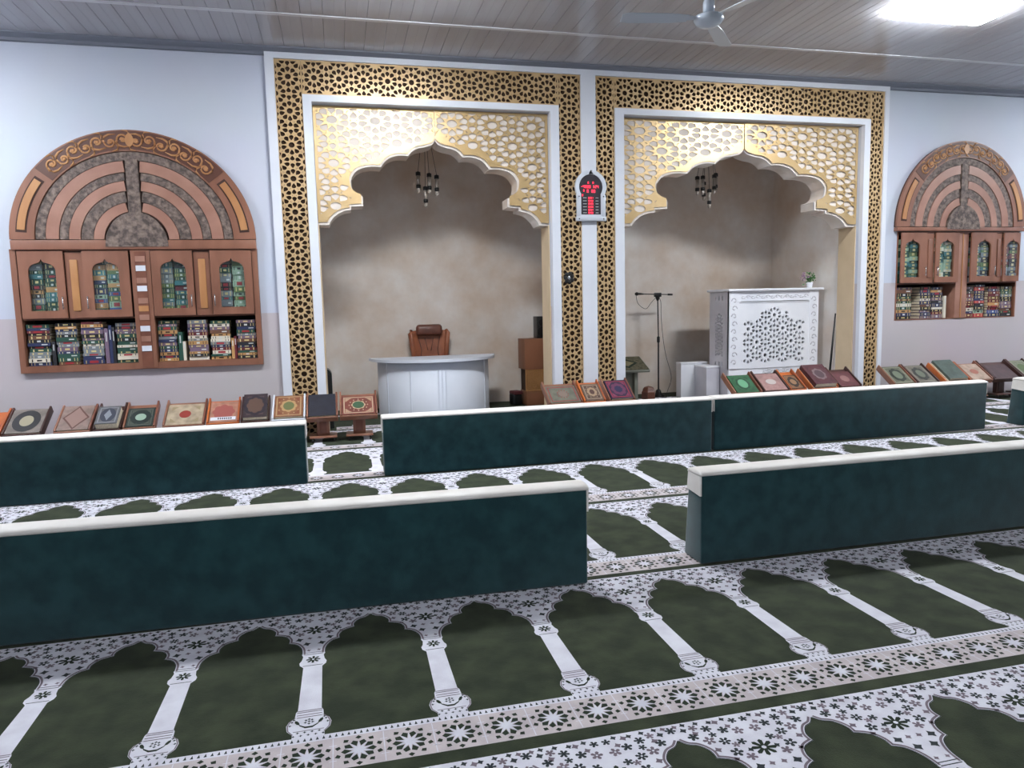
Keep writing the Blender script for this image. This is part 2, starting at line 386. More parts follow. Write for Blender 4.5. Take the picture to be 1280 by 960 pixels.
HALF = [[(0, 3.24), (0.03, 3.205), (0.07, 3.185)], [(0.07, 3.185), (0.13, 3.168), (0.2, 3.155), (0.26, 3.12), (0.305, 3.07)],
        [(0.305, 3.07), (0.37, 3.075), (0.45, 3.066), (0.54, 3.025), (0.61, 2.945)], [(0.61, 2.945), (0.70, 2.948), (0.79, 2.935), (0.87, 2.90), (0.92, 2.84), (0.938, 2.79), (0.925, 2.70), (0.88, 2.65), (0.82, 2.625)],
        [(0.82, 2.625), (0.82, 2.525)], [(0.82, 2.525), (0.95, 2.515)], [(0.95, 2.515), (0.95, 2.48)], [(0.95, 2.48), (1.03, 2.465), (1.10, 2.43), (1.16, 2.375), (1.195, 2.315)], [(1.195, 2.315), (1.312, 2.315)]]
PROFILE = []
for p in spline(HALF, 4):
    if not PROFILE or abs(p[0] - PROFILE[-1][0]) + abs(p[1] - PROFILE[-1][1]) > 1e-4: PROFILE.append(p)

def surround(nx, bandL, bandR, label):
    x0, x1 = nx; cx = (x0 + x1) / 2; hw = (x1 - x0) / 2; su = hw / 1.3125
    t = thing('niche_surround', label, 'surround', (0, 0, 0))
    t.location = (cx, 8.1, 0); off = Matrix.Translation((-cx, -8.1, 0))
    b = MB(); e = 0.001
    b.box(bandL[0] + e, bandL[1], 8.135, 8.149, 0.013, 4.0 - e, M_BACKBOARD, off); b.box(bandR[0], bandR[1] - e, 8.135, 8.149, 0.013, 4.0 - e, M_BACKBOARD, off)
    b.box(bandL[1], bandR[0], 8.135, 8.149, 3.65, 4.0 - e, M_BACKBOARD, off); b.obj('backing_board', t)
    for (a0, a1), zz in ((bandL, (0.013, 3.998)), (bandR, (0.013, 3.998)), ((bandL[1], bandR[0]), (3.652, 3.998))):
        W = bandL[1] - bandL[0] if zz[0] < 1 and a0 == bandL[0] else bandR[1] - bandR[0]
        if zz[0] > 1: W = (a1 - a0) / round((a1 - a0) / 0.262)
        ox = (a0 + a1) / 2 if zz[0] < 1 else a0 + W / 2
        hs = rosette_holes(a0, a1, zz[0], zz[1], W, 0.347, ox, 3.826, fat=1.28)
        hs = clamp_holes(hs, a0 + 0.008, a1 - 0.008, zz[0] + 0.014, zz[1] - 0.014)
        b = MB(); plate(b, rect(a0 + e, a1 - e, zz[0], zz[1]), hs, 8.105, 0.014, M_GOLD, off); b.obj('lattice_panel', t)
    b = MB()                                           # plain white inner frame
    b.box(bandL[1], x0, 8.085, 8.149, 0.013, 3.58, M_WHITE, off); b.box(x1, bandR[0], 8.085, 8.149, 0.013, 3.58, M_WHITE, off)
    b.box(bandL[1], bandR[0], 8.085, 8.15, 3.58, 3.65, M_WHITE, off); b.obj('inner_frame', t)
    pr = [(cx - p[0] * su, p[1]) for p in reversed(PROFILE)] + [(cx + p[0] * su, p[1]) for p in PROFILE[1:]]
    poly = [(x0 + 0.001, 3.579)] + [(max(min(p[0], x1 - 0.001), x0 + 0.001), p[1]) for p in pr] + [(x1 - 0.001, 3.579)]
    b = MB()
    n = len(poly); b.add([(p[0], 8.22, p[1]) for p in poly], [list(range(n))], M_BOARD, off)
    b.add([(p[0], 8.22, p[1]) for p in poly] + [(p[0], 8.235, p[1]) for p in poly], [(i, i + n, (i + 1) % n + n, (i + 1) % n) for i in range(n)], M_WHITE, off)
    b.obj('arch_board', t)
    b = MB(); b.prism(poly, 8.236, 8.5, M_PLASTER, off); b.obj('arch_soffit', t)
    for sg in (-1, 1):                                 # polished gold sheets, one each side of the centre seam
        half = [(cx + sg * (p[0] * su * 1.0 + (0.018 if p[0] > 0.9 * 0.9 else 0.012 * min(1, p[0] * 8))), p[1] + 0.022) for p in PROFILE if p[0] < 1.19]
        half = [(cx + sg * 0.003, half[0][1])] + half[1:] + [(cx + sg * (hw - 0.006), 2.34), (cx + sg * (hw - 0.006), 3.572), (cx + sg * 0.003, 3.572)]
        W = 0.46 * su
        lo, hi = min(p[0] for p in half), max(p[0] for p in half)
        hs = []
        el = (cx + 0.02, hi - 0.03) if sg > 0 else (lo + 0.03, cx - 0.02)
        hs0 = clamp_holes(rosette_holes(lo, hi, 2.3, 3.57, W, 0.455, cx + sg * W * 0.42, 3.43, fat=1.4), el[0], el[1], 2.3, 3.55)
        for h in hs0:
            if all(inside((p[0] + dx, p[1] + dz), half) for p in h for dx, dz in ((0.011, 0), (-0.011, 0), (0, 0.011), (0, -0.011))): hs.append(h)
        if sg < 0: half = half[::-1]
        b = MB(); plate(b, half, hs, 8.208, 0.006, M_MIRRORGOLD, off)
        o = b.obj('spandrel_lattice', t)
        if sg > 0: o.location = (0, -0.012, 0); o.rotation_euler = (0, 0, rad(0.0))
        else: o.location = (0, -0.0, 0)
    return t
surround(NL, (-0.52, -0.25), (2.565, 2.83), 'gold lattice surround of the wide scalloped niche behind the white desk')
surround(NR, (3.01, 3.247), (6.73, 6.94), 'gold lattice surround of the scalloped niche over the white pulpit')

# ------------------------------------------------------------------ carpets
def star(cx, cy, n, r0, r1, a=0.0): return [(cx + (r1 if k % 2 == 0 else r0) * cos(a + pi * k / n), cy + (r1 if k % 2 == 0 else r0) * sin(a + pi * k / n)) for k in range(2 * n)]
def flower(cx, cy, n, r, a=0.0):
    out = []
    for k in range(n):
        q = a + 2 * pi * k / n
        for dr, da in ((0.35, -pi / n), (0.85, -pi / n * 0.55), (1.0, 0), (0.85, pi / n * 0.55)): out.append((cx + r * dr * cos(q + da), cy + r * dr * sin(q + da)))
    return out
def cell_shapes(p, Lr, fine):
    # one carpet cell centred on a pillar: x in -p/2..p/2, y from 0 (near border) to Lr (far edge)
    k = p / 0.481; ky = Lr / 1.172; h = p / 2
    sh = []                                             # (layer, polygon, material)
    sh.append((1, rect(-h, h, 0, 0.163 * ky), M_CPINK))
    sh.append((1, rect(-h, h, 0.163 * ky, 0.194 * ky), M_CWHITE))
    half = [(0.052, 0.194), (0.052, 0.215), (0.07, 0.24), (0.074, 0.27), (0.066, 0.295), (0.048, 0.315), (0.046, 0.345), (0.04, 0.36), (0.036, 0.66), (0.05, 0.68), (0.052, 0.70), (0.044, 0.72), (0.04, 0.75), (0.046, 0.77)]
    sc = spline([[(0.046, 0.77), (0.05, 0.82), (0.072, 0.865), (0.105, 0.885)], [(0.105, 0.885), (0.105, 0.92), (0.125, 0.955), (0.168, 0.975)], [(0.168, 0.975), (0.168, 1.01), (0.19, 1.045), (0.22, 1.06), (0.2405, 1.085)]], 4)
    ol = [(a * k, b * ky) for a, b in half[:-1] + sc]
    ol[-1] = (h, ol[-1][1])
    left = [(-a, b) for a, b in ol]
    sh.append((1, ol + [(h, Lr), (-h, Lr)] + left[::-1], M_CWHITE))
    if fine > 0:
        scs = [(a * k, b * ky) for a, b in sc]
        for d0, d1, m in ((0.006, 0.014, M_CMAUVE), (0.0, 0.003, M_CDARK)):
            for sg in (1, -1):
                A = []; B = []
                for i, pnt in enumerate(scs):
                    q0 = scs[max(i - 1, 0)]; q1 = scs[min(i + 1, len(scs) - 1)]
                    tx, ty = q1[0] - q0[0], q1[1] - q0[1]; l = sqrt(tx * tx + ty * ty) or 1
                    nx, ny = -ty / l, tx / l
                    A.append((sg * min(pnt[0] + nx * d0, h), pnt[1] + ny * d0)); B.append((sg * min(pnt[0] + nx * d1, h), pnt[1] + ny * d1))
                for i in range(len(A) - 1): sh.append((2, [A[i], A[i + 1], B[i + 1], B[i]], m))
    rr = random.Random(5)
    # flowers on the spandrel, mirrored about the pillar
    spots = [(0.0, 0.985, 0.034, 8, M_CBLACK), (0.0, 0.72, 0.024, 8, M_CBLACK), (h, 1.14 , 0.016, 6, M_CDARK), (-h, 1.14, 0.016, 6, M_CDARK)]
    if fine > 0:
        for x, y, r, n, m in ((0.03, 0.86, 0.015, 4, M_CDARK), (0.062, 0.905, 0.015, 4, M_CDARK), (0.06, 0.955, 0.016, 5, M_CMAUVE), (0.092, 0.985, 0.018, 5, M_CDARK), (0.05, 1.03, 0.014, 5, M_CDARK),
                              (0.10, 1.045, 0.017, 6, M_CDARK), (0.142, 1.01, 0.012, 4, M_CMAUVE), (0.145, 1.06, 0.018, 5, M_CMAUVE), (0.185, 1.09, 0.016, 5, M_CDARK), (0.03, 1.085, 0.017, 5, M_CMAUVE),
                              (0.075, 1.10, 0.016, 5, M_CDARK), (0.125, 1.12, 0.016, 6, M_CDARK), (0.165, 1.135, 0.014, 5, M_CMAUVE), (0.20, 1.13, 0.012, 4, M_CDARK), (0.02, 1.14, 0.013, 5, M_CDARK), (0.08, 1.145, 0.012, 4, M_CMAUVE),
                              (0.02, 0.91, 0.010, 4, M_CMAUVE), (0.02, 0.80, 0.008, 4, M_CMAUVE), (0.11, 0.955, 0.01, 4, M_CMAUVE), (0.045, 0.985, 0.010, 4, M_CDARK), (0.075, 1.02, 0.012, 5, M_CMAUVE), (0.12, 1.085, 0.012, 5, M_CDARK), (0.05, 1.115, 0.011, 4, M_CMAUVE), (0.17, 1.105, 0.012, 4, M_CMAUVE), (0.10, 1.15, 0.010, 4, M_CDARK), (0.22, 1.155, 0.010, 4, M_CMAUVE), (0.145, 1.155, 0.010, 4, M_CDARK), (0.19, 1.158, 0.010, 4, M_CDARK), (0.05, 1.155, 0.010, 4, M_CDARK)):
            spots += [(x * k, y, r, n, m), (-x * k, y, r, n, m)]
    else:
        for x, y in ((0.07, 0.93), (0.05, 1.05), (0.11, 1.02), (0.12, 1.10), (0.18, 1.11), (0.03, 1.12), (0.03, 0.88), (0.08, 1.08), (0.15, 1.06), (0.21, 1.14), (0.08, 1.14), (0.16, 1.15)): spots += [(x * k, y, 0.016, 4, M_CMAUVE), (-x * k, y, 0.016, 4, M_CDARK)]
    for x, y, r, n, m in spots:
        r *= 1.22
        if abs(x) > h - 0.001 and x < 0: continue
        sh.append((2, flower(x, y * ky, n, r, rr.random()) if n > 4 else star(x, y * ky, n, r * 0.55, r, 0.3), m))
        if r > 0.02: sh.append((3, [(x + 0.2 * r * cos(q), y * ky + 0.2 * r * sin(q)) for q in (0, 1.05, 2.1, 3.14, 4.2, 5.2)], M_CWHITE))
    # border of ten-point stars
    cs = p / 3
    for i in range(3):
        cx, cy = -h + cs * (i + 0.5), 0.081 * ky
        for q in range(10):
            a = pi * 2 * q / 10
            def P(r, da): return (cx + r * cos(a + da), cy + r * sin(a + da))
            sh.append((2, [P(0.022, 0), P(0.046, -0.27), P(0.056, 0), P(0.046, 0.27)], M_CBLACK))
            if fine > 0: sh.append((2, [P(0.059, 0.31), P(0.068, 0.15), P(0.079, 0.31), P(0.068, 0.47)], M_CBLACK))
        sh.append((3, star(cx, cy, 10, 0.017, 0.049, pi / 10), M_CWHITE))
        if fine > 0:
            e = -h + cs * i
            sh.append((2, rect(e - 0.0015, e + 0.0015, 0.004, 0.16 * ky), M_CWHITE))
            for yy in (0.042, 0.12): sh.append((2, rect(e - 0.012, e + 0.012, yy * ky - 0.0015, yy * ky + 0.0015), M_CWHITE))
    if fine > 0:
        nb = 24
        for i in range(nb):
            x = -h + p * (i + 0.5) / nb
            sh.append((2, [(x - 0.005, 0.170 * ky), (x + 0.005, 0.170 * ky), (x, 0.188 * ky)], M_CDARK))
        for yy in (0.312, 0.326, 0.342, 0.352): sh.append((2, rect(-0.042, 0.042, yy * ky - 0.0022, yy * ky + 0.0022), M_CMAUVE))
        for yy in (0.672, 0.765, 0.78): sh.append((2, rect(-0.038, 0.038, yy * ky - 0.002, yy * ky + 0.002), M_CDARK))
        sm = [(-0.04, 0.285), (-0.032, 0.27), (-0.012, 0.255), (0.012, 0.255), (0.032, 0.27), (0.04, 0.285), (0.03, 0.262), (0.012, 0.245), (-0.012, 0.245), (-0.03, 0.262)]
        sh.append((2, [(a, b * ky) for a, b in sm], M_CBLACK))
        for x, y in ((0, 0.270), (0, 0.283), (0.012, 0.278), (-0.012, 0.278), (0, 0.296), (0.010, 0.291), (-0.010, 0.291), (0.056, 0.29), (-0.056, 0.29), (0.062, 0.27), (-0.062, 0.27), (0.05, 0.302), (-0.05, 0.302), (0.035, 0.222), (-0.035, 0.222), (0.012, 0.222), (-0.012, 0.222), (0.048, 0.205), (-0.048, 0.205), (0.024, 0.205), (-0.024, 0.205), (0, 0.205)): sh.append((2, star(x, y * ky, 4, 0.003, 0.0068), M_CDARK))
        for sg in (1, -1):
            lf = [(0.030, 0.268), (0.040, 0.272), (0.047, 0.284), (0.046, 0.296), (0.038, 0.292), (0.032, 0.281)]
            sh.append((3, [(sg * a, b * ky) for a, b in lf], M_CBLACK))
            for (xa, ya), (xb, yb) in (((0.052, 0.215), (0.069, 0.241)), ((0.069, 0.241), (0.072, 0.27)), ((0.072, 0.27), (0.064, 0.296)), ((0.064, 0.296), (0.047, 0.315))):
                sh.append((2, [(sg * xa, ya * ky), (sg * xb, yb * ky), (sg * (xb - 0.004), yb * ky), (sg * (xa - 0.004), ya * ky)], M_CMAUVE))
        sh.append((2, rect(-0.05, 0.05, 0.229 * ky, 0.2325 * ky), M_CMAUVE))
    return sh
def carpet(y0, Lr, gap, p, ox, x0, x1, fine, label):
    b = MB(); base_z = 0.010
    b.box(x0, x1, y0 - gap, y0 + Lr, 0.0, base_z, M_CGREEN)
    shapes = cell_shapes(p, Lr, fine)
    k0, k1 = math.ceil((x0 + p / 2 - ox) / p - 1e-6), math.floor((x1 - p / 2 - ox) / p + 1e-6)
    for k in range(k0, k1 + 1):
        for lay, poly, m in shapes:
            if area(poly) < 0: poly = poly[::-1]
            b.add([(ox + k * p + q[0], y0 + q[1], base_z + 0.0005 * lay) for q in poly], [list(range(len(poly)))], m)
    o = b.obj('prayer_carpet'); return tag(o, label, 'carpet')
P0 = 0.481
carpet(0.87, 1.177, 0.06, 0.485, 1.228, -2.4, 5.4, 1, 'nearest niche-patterned prayer carpet row, cut off by the bottom edge of the photo')
carpet(2.108, 1.194, 0.06, P0, -0.1605, -3.05, 6.1, 1, 'prayer carpet row with full arches just in front of the two nearest bolsters')
carpet(3.347, 1.248, 0.044, 0.487, 1.852, -3.5, 7.6, 1, 'prayer carpet row running directly under the two nearest green bolsters')
carpet(4.655, 1.22, 0.06, 0.51, 0.285, -4.3, 9.6, 1, 'prayer carpet row between the near and the far green bolsters')
carpet(5.945, 1.25, 0.06, 0.51, 0.277, -4.8, 10.9, 0, 'prayer carpet row running under the far line of green bolsters')
carpet(7.27, 1.10, 0.06, 0.51, 0.25, -4.8, 11.4, 0, 'prayer carpet row along the wall under the wooden book stands')
carpet(8.43, 1.15, 0.06, 0.51, 1.2, -0.13, 2.44, 0, 'short patterned prayer carpet laid inside the niche under the white desk')
carpet(8.43, 1.15, 0.06, 0.51, 5.0, 3.39, 6.6, 0, 'short patterned prayer carpet laid inside the niche under the white pulpit')
FZ = 0.012                                             # top of the carpet pile

# ------------------------------------------------------------------ bolsters
def bolster(xa, ya, xb, yb, label, hgt=0.505):
    # wedge with an upright front, sloping back, cream cover over the top and down the ends
    L = sqrt((xb - xa) ** 2 + (yb - ya) ** 2); t = thing('floor_bolster', label, 'bolster', (xa, ya, FZ), math.atan2(yb - ya, xb - xa), None)
    D0, D1, H, cap = 0.195, 0.14, hgt - 0.012, 0.125
    def sec(z0, z1, e=0.0, r=0.0):
        d = lambda z: D0 + (D1 - D0) * z / H
        return [(-e, z0), (-e, z1), (d(z1) + e, z1), (d(z0) + e, z0)]
    def body(x0, x1, prof, m, bev, seg=3):
        bm = bmesh.new(); n = len(prof)
        a = [bm.verts.new((x0, p[0], p[1])) for p in prof]; c = [bm.verts.new((x1, p[0], p[1])) for p in prof]
        bm.faces.new(a); bm.faces.new(c[::-1])
        for i in range(n): bm.faces.new((a[i], c[i], c[(i + 1) % n], a[(i + 1) % n]))
        bmesh.ops.recalc_face_normals(bm, faces=bm.faces[:])
        bmesh.ops.bevel(bm, geom=bm.edges[:], offset=bev, segments=seg, profile=0.5, affect='EDGES')
        return MB().bm(bm, m, None, True)
    body(0.004, L - 0.004, sec(0, H - 0.006), M_TEAL, 0.012).obj('velvet_body', t)
    b = MB()                                            # cream cover: rounded top slab and two end flaps
    top = [(-0.003, H - 0.016), (-0.003, H - 0.006), (0.006, H + 0.004), (0.03, H + 0.011), (D1 * 0.5, H + 0.014), (D1 - 0.03, H + 0.011), (D1 - 0.004, H + 0.002), (D1 + 0.004, H - 0.016)]
    n = len(top); xs = [(-0.004, 0.75), (0.004, 0.95), (0.02, 1.0), (L - 0.02, 1.0), (L - 0.004, 0.95), (L + 0.004, 0.75)]
    vs = [(x, p[0], (H - 0.016) + (p[1] - H + 0.016) * s) for x, s in xs for p in top]; fs = []
    for i in range(len(xs) - 1):
        for j in range(n): fs.append((i * n + j, (i + 1) * n + j, (i + 1) * n + (j + 1) % n, i * n + (j + 1) % n))
    fs += [list(range(n)), list(range(len(vs) - 1, len(vs) - n - 1, -1))]
    b.add(vs, fs, M_CREAM, None, True)
    d = lambda z: D0 + (D1 - D0) * z / H
    for x0, x1 in ((-0.003, 0.006), (L - 0.006, L + 0.003)):
        pr = [(0.004, H - cap), (0.004, H - 0.004), (D1 - 0.004, H - 0.004), (d(H - cap) - 0.004, H - cap + 0.012)]
        b.add([(x0, p[0], p[1]) for p in pr] + [(x1, p[0], p[1]) for p in pr], [(0, 1, 2, 3), (7, 6, 5, 4), (0, 4, 5, 1), (1, 5, 6, 2), (2, 6, 7, 3), (3, 7, 4, 0)], M_CREAM)
    o = b.obj('top_cover', t); o['label'] = 'cream cover over the bolster top'
    return t
bolster(-1.85, 3.33, 1.152, 3.255, 'long dark green velvet bolster filling the left foreground')
bolster(1.80, 3.325, 4.80, 3.325, 'dark green bolster at right foreground with its cream-topped end facing the aisle')
bolster(-3.29, 5.875, -0.292, 5.86, 'dark green bolster under the left bookcase in the far line')
bolster(0.312, 5.91, 3.305, 5.90, 'dark green far bolster in front of the white desk')
bolster(3.335, 5.92, 6.46, 5.96, 'dark green far bolster in front of the white pulpit')
bolster(6.945, 5.97, 9.9, 5.99, 'dark green bolster cut off by the right edge of the photo, only its end seen')

# ------------------------------------------------------------------ books (shared meshes)
BOOKC = {'dark green': (36, 74, 62), 'teal': (56, 110, 116), 'navy': (40, 48, 84), 'black': (34, 34, 40), 'maroon': (98, 34, 42), 'red': (176, 44, 58), 'tan': (184, 140, 90),
         'brown': (104, 70, 52), 'cream': (214, 206, 190), 'blue': (58, 84, 142), 'grey': (120, 126, 132), 'olive green': (92, 112, 66), 'pale green': (150, 172, 150), 'mauve': (112, 92, 112)}
BOOKM = {}
def book_mesh(col, sty):
    k = (col, sty)
    if k in BOOKM: return BOOKM[k]
    m = mat('book_cloth_' + col.replace(' ', '_'), BOOKC[col], 0.5); b = MB()
    b.box(0, 1, 0, 0.05, 0, 1, m); b.box(0, 1, 0.05, 1, 0.9, 1, m); b.box(0, 1, 0.05, 1, 0, 0.1, m); b.box(0.03, 0.97, 0.05, 0.97, 0.1, 0.9, M_PAGES)
    e = M_GILT if col not in ('cream', 'tan', 'pale green') else M_BLACK
    def band(x0, x1, z0=0.12, z1=0.88, mm=None): b.add([(x0, -0.008, z0), (x1, -0.008, z0), (x1, -0.008, z1), (x0, -0.008, z1)], [(0, 1, 2, 3)], mm or e)
    if sty == 0: band(0.14, 0.2); band(0.80, 0.86); band(0.38, 0.62, 0.3, 0.7)
    elif sty == 1: band(0.08, 0.11); band(0.22, 0.25); band(0.75, 0.78); band(0.89, 0.92); band(0.42, 0.58, 0.25, 0.75, M_SILVERT)
    elif sty == 2: band(0.30, 0.70, 0.2, 0.8, mat('spine_label_red', (150, 40, 48), 0.5)); band(0.12, 0.15); band(0.85, 0.88)
    else: band(0.62, 0.88, 0.35, 0.65, M_SILVERT)
    BOOKM[k] = b.mesh('book'); return BOOKM[k]
ORD = ['lowest', 'second', 'third', 'fourth', 'fifth', 'sixth', 'seventh', 'eighth', 'ninth', 'tenth', 'eleventh', 'twelfth', 'thirteenth', 'fourteenth', 'fifteenth', 'sixteenth']
PALA = ['navy', 'black', 'cream', 'navy', 'mauve', 'black', 'brown', 'dark green', 'tan', 'maroon', 'grey', 'black', 'mauve', 'navy', 'brown']
def put_book(col, sty, x, y, z, wd, dp, th, label, grp, upright=False):
    o = link('book', book_mesh(col, sty))
    if upright: o.rotation_euler = (0, -pi / 2, 0); o.location = (x + th, y, z); o.scale = (wd, dp, th)
    else: o.location = (x, y, z); o.scale = (wd, dp, th)
    return tag(o, label, 'book', grp)
def stack(x0, x1, z0, z1, y, n, pal, where, grp, depth=0.19):
    z = z0; hs = [RND.uniform(0.7, 1.35) for _ in range(n)]; k = (z1 - z0) / sum(hs)
    for i in range(n):
        th = hs[i] * k; ww = (x1 - x0) * RND.uniform(0.9, 0.985); xo = x0 + RND.uniform(0, (x1 - x0) - ww)
        c = RND.choice(pal)
        pos = 'topmost' if i == n - 1 else (ORD[i] if i == 0 else ORD[i] + ' up')
        put_book(c, RND.choice((0, 0, 1, 1, 2, 3)), xo, y + RND.uniform(0, 0.018), z + 0.0003, ww, depth * RND.uniform(0.9, 1), th - 0.0012, '%s book %s %s' % (c, pos, where), grp)
        z += th

# ------------------------------------------------------------------ arched bookcases
def ogee(cx, hw, zb, zs, za):
    h = za - zs
    hp = spline([[(1, 0), (0.96, 0.22), (0.76, 0.50), (0.42, 0.66)], [(0.42, 0.66), (0.16, 0.74), (0.05, 0.88), (0, 1.0)]], 4)
    r = [(cx + a * hw, zs + b * h) for a, b in hp]; l = [(cx - a * hw, zs + b * h) for a, b in hp[:-1]]
    return [(cx - hw, zb), (cx + hw, zb)] + r + l[::-1]
def scroll_mesh(s=1.0):
    b = MB()
    def flat_tube(pts, r, m): b.tube([(p[0], 0, p[1]) for p in pts], r, m, 6)
    sp = [((0.052 - 0.0058 * t) * cos(t) * s, (0.052 - 0.0058 * t) * sin(t) * s) for t in [i * 0.45 for i in range(18)]]
    flat_tube(sp, [0.009 * s + 0.004 * s * (i / 18) for i in range(18)], M_WOODL)
    flat_tube([(0.052 * s, 0), (0.058 * s, -0.03 * s), (0.04 * s, -0.065 * s), (0.0, -0.08 * s), (-0.06 * s, -0.075 * s)], [0.01 * s, 0.012 * s, 0.013 * s, 0.01 * s, 0.004 * s], M_WOODL)
    flat_tube([(-0.045 * s, 0.02 * s), (-0.06 * s, 0.05 * s), (-0.045 * s, 0.082 * s), (0.0, 0.09 * s)], [0.004 * s, 0.009 * s, 0.011 * s, 0.004 * s], M_WOODL)
    b.sphere((-0.005 * s, 0, 0), 0.016 * s, M_WOODL, sy=0.7, seg=8)
    return b.mesh('carved_scroll')
def bookcase(B, cx, z_tr, R, ky, doors, fills, post, zd, label, left):
    x0, x1, z0, z1 = B
    t = thing('arched_bookcase', label, 'bookcase', (cx, 8.15, z0)); off = Matrix.Translation((-cx, -8.15, -z0))
    g = 0.002
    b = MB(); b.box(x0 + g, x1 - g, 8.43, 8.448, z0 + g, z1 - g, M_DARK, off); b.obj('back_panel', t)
    sw = 0.055 if left else 0.02; yf = 8.105 if left else 8.145
    for a0, a1 in ((x0 + g, x0 + sw), (x1 - sw, x1 - g)):
        b = MB(); b.box(a0, a1, yf, 8.43, z0 + g, z1 - g, M_WOOD, off); b.obj('side_board', t)
    b = MB(); b.box(x0 + sw, x1 - sw, yf, 8.43, z0 + g, z0 + (0.07 if left else 0.012), M_WOOD, off); b.obj('bottom_board', t)
    b = MB(); b.box(x0 + sw, x1 - sw, 8.14, 8.43, zd[0] - 0.016, zd[0] - 0.002, M_WOODD, off); b.obj('shelf', t)
    b = MB(); b.box(x0 + sw, x1 - sw, 8.12, 8.43, z1 - 0.022, z1 - g, M_WOODD, off); b.obj('top_board', t)
    # centre post, inlaid with small white and tan tiles
    b = MB(); b.box(post[0], post[1], yf - 0.012, 8.43, z0 + 0.01, z1 - g, M_WOOD if left else M_WOODP, off); po = b.obj('centre_post', t)
    pc = (post[0] + post[1]) / 2
    if left:
        b = MB(); b.box(pc - 0.052, pc + 0.052, yf - 0.016, yf - 0.012, z0 + 0.02, z1 - 0.03, M_WOODD, off); b.obj('inlay_strip', po)
        for k, (zz, m) in enumerate(((1.86, M_WHITE), (1.655, M_WHITE), (1.45, M_WOODL), (1.245, M_WHITE), (1.04, M_WHITE), (1.955, M_WOODP), (1.70 + 0.035, M_WOODP), (1.53, M_WOODP), (1.36, M_WOODP), (1.14, M_WOODP))):
            b = MB(); b.box(pc - 0.046, pc + 0.046, yf - 0.022, yf - 0.016, zz - 0.028, zz + 0.028, m, off); b.obj('inlay_tile', po)
    else:
        b = MB(); b.box(pc - 0.006, pc + 0.006, yf - 0.02, yf - 0.012, z0 + 0.015, z1 - 0.01, M_WOODL, off); b.obj('bead_strip', po)
    for (a0, a1) in fills:
        b = MB(); b.box(a0 + 0.002, a1 - 0.002, 8.115, 8.14, zd[0], zd[1] - 0.012, M_WOOD, off); fp = b.obj('filler_panel', t)
        c0, c1 = a0 + (a1 - a0) * 0.28, a1 - (a1 - a0) * 0.28
        b = MB(); b.box(c0, c1, 8.104, 8.116, zd[0] + 0.07, zd[1] - 0.09, M_WOODL if left else M_WOOD, off, bev=0.005); b.obj('raised_strip', fp)
    for (a0, a1, hx, wc, wh) in doors:
        b = MB(); og = ogee(wc, wh, zd[0] + 0.078, zd[0] + 0.47 * (zd[1] - zd[0]) / 0.675 + 0.0, zd[0] + 0.592 * (zd[1] - zd[0]) / 0.675)
        plate(b, rect(a0 + 0.003, a1 - 0.003, zd[0] + 0.002, zd[1] - 0.006), [og], 8.09, 0.022, M_WOOD, off)
        b.add([(p[0], 8.112, p[1]) for p in rect(a0 + 0.003, wc - wh, zd[0], zd[1])], [(3, 2, 1, 0)], M_WOODD, off)
        d = b.obj('door', t)
        b = MB(); b.box(wc - wh - 0.015, wc + wh + 0.015, 8.113, 8.117, zd[0] + 0.06, zd[0] + 0.61 * (zd[1] - zd[0]) / 0.675, M_GLASS, off); b.obj('glass_pane', d)
        b = MB(); b.tube([(hx, 8.066, zd[0] + 0.09), (hx, 8.066, zd[0] + 0.215)], 0.0055, M_CHROME, 8, off)
        for zz in (0.105, 0.20): b.tube([(hx, 8.066, zd[0] + zz), (hx, 8.092, zd[0] + zz)], 0.0045, M_CHROME, 6, off)
        h = b.obj('handle', d); h['label'] = 'slim steel bar handle'
    # arched head
    th = 0.105 if left else 0.06
    hx0, hx1 = cx - R, cx + R
    b = MB(); b.box(hx0 + 0.004, hx1 - 0.004, 8.078, 8.149, z_tr - th + 0.008, z_tr - 0.003, M_WOOD, off, bev=0.004); b.obj('transom', t)
    b = MB(); b.prism(arc(cx, z_tr, R - 0.004, 0, pi, 48, (R - 0.004) * ky), 8.118, 8.149, M_GROOVE, off); b.obj('arch_panel', t)
    b = MB(); b.prism(ring(cx, z_tr, R * 0.808, R, 0.004, pi - 0.004, 56, ky), 8.084, 8.118, M_WOOD, off); b.obj('arch_rim', t)
    ga = 0.052
    for (q0, q1, m, yf2) in ((0.728, 0.803, M_CARVE, 8.096), (0.622, 0.722, M_WOODP, 8.09), (0.548, 0.616, M_CARVE, 8.096), (0.453, 0.542, M_WOODP, 8.09), (0.353, 0.447, M_CARVE, 8.096), (0.262, 0.347, M_WOODP, 8.09)):
        if q0 > 0.7:
            b = MB(); b.prism(ring(cx, z_tr, R * q0, R * q1, 0.01, pi - 0.01, 48, ky), yf2, 8.118, m, off); b.obj('arch_band', t); continue
        for sg in (0, 1):
            da = ga * 1.25 / ((q0 + q1) / 2)
            a0, a1 = (0.01, pi / 2 - da) if sg == 0 else (pi / 2 + da, pi - 0.01)
            b = MB(); b.prism(ring(cx, z_tr, R * q0, R * q1, a0, a1, 24, ky), yf2, 8.118, m, off); b.obj('arch_band', t)
    b = MB(); b.prism(arc(cx, z_tr - 0.07 * (1 if left else 0.4), R * 0.255, 0.0, pi, 28, R * 0.255 * ky + 0.07 * (1 if left else 0.4)), 8.07, 8.118, M_CARVE, off); b.obj('centre_disc', t)
    b = MB(); b.box(cx - R * 0.05, cx + R * 0.05, 8.082, 8.118, z_tr + R * ky * 0.22, z_tr + R * ky * 0.735, M_CARVE, off); b.obj('centre_bar', t)
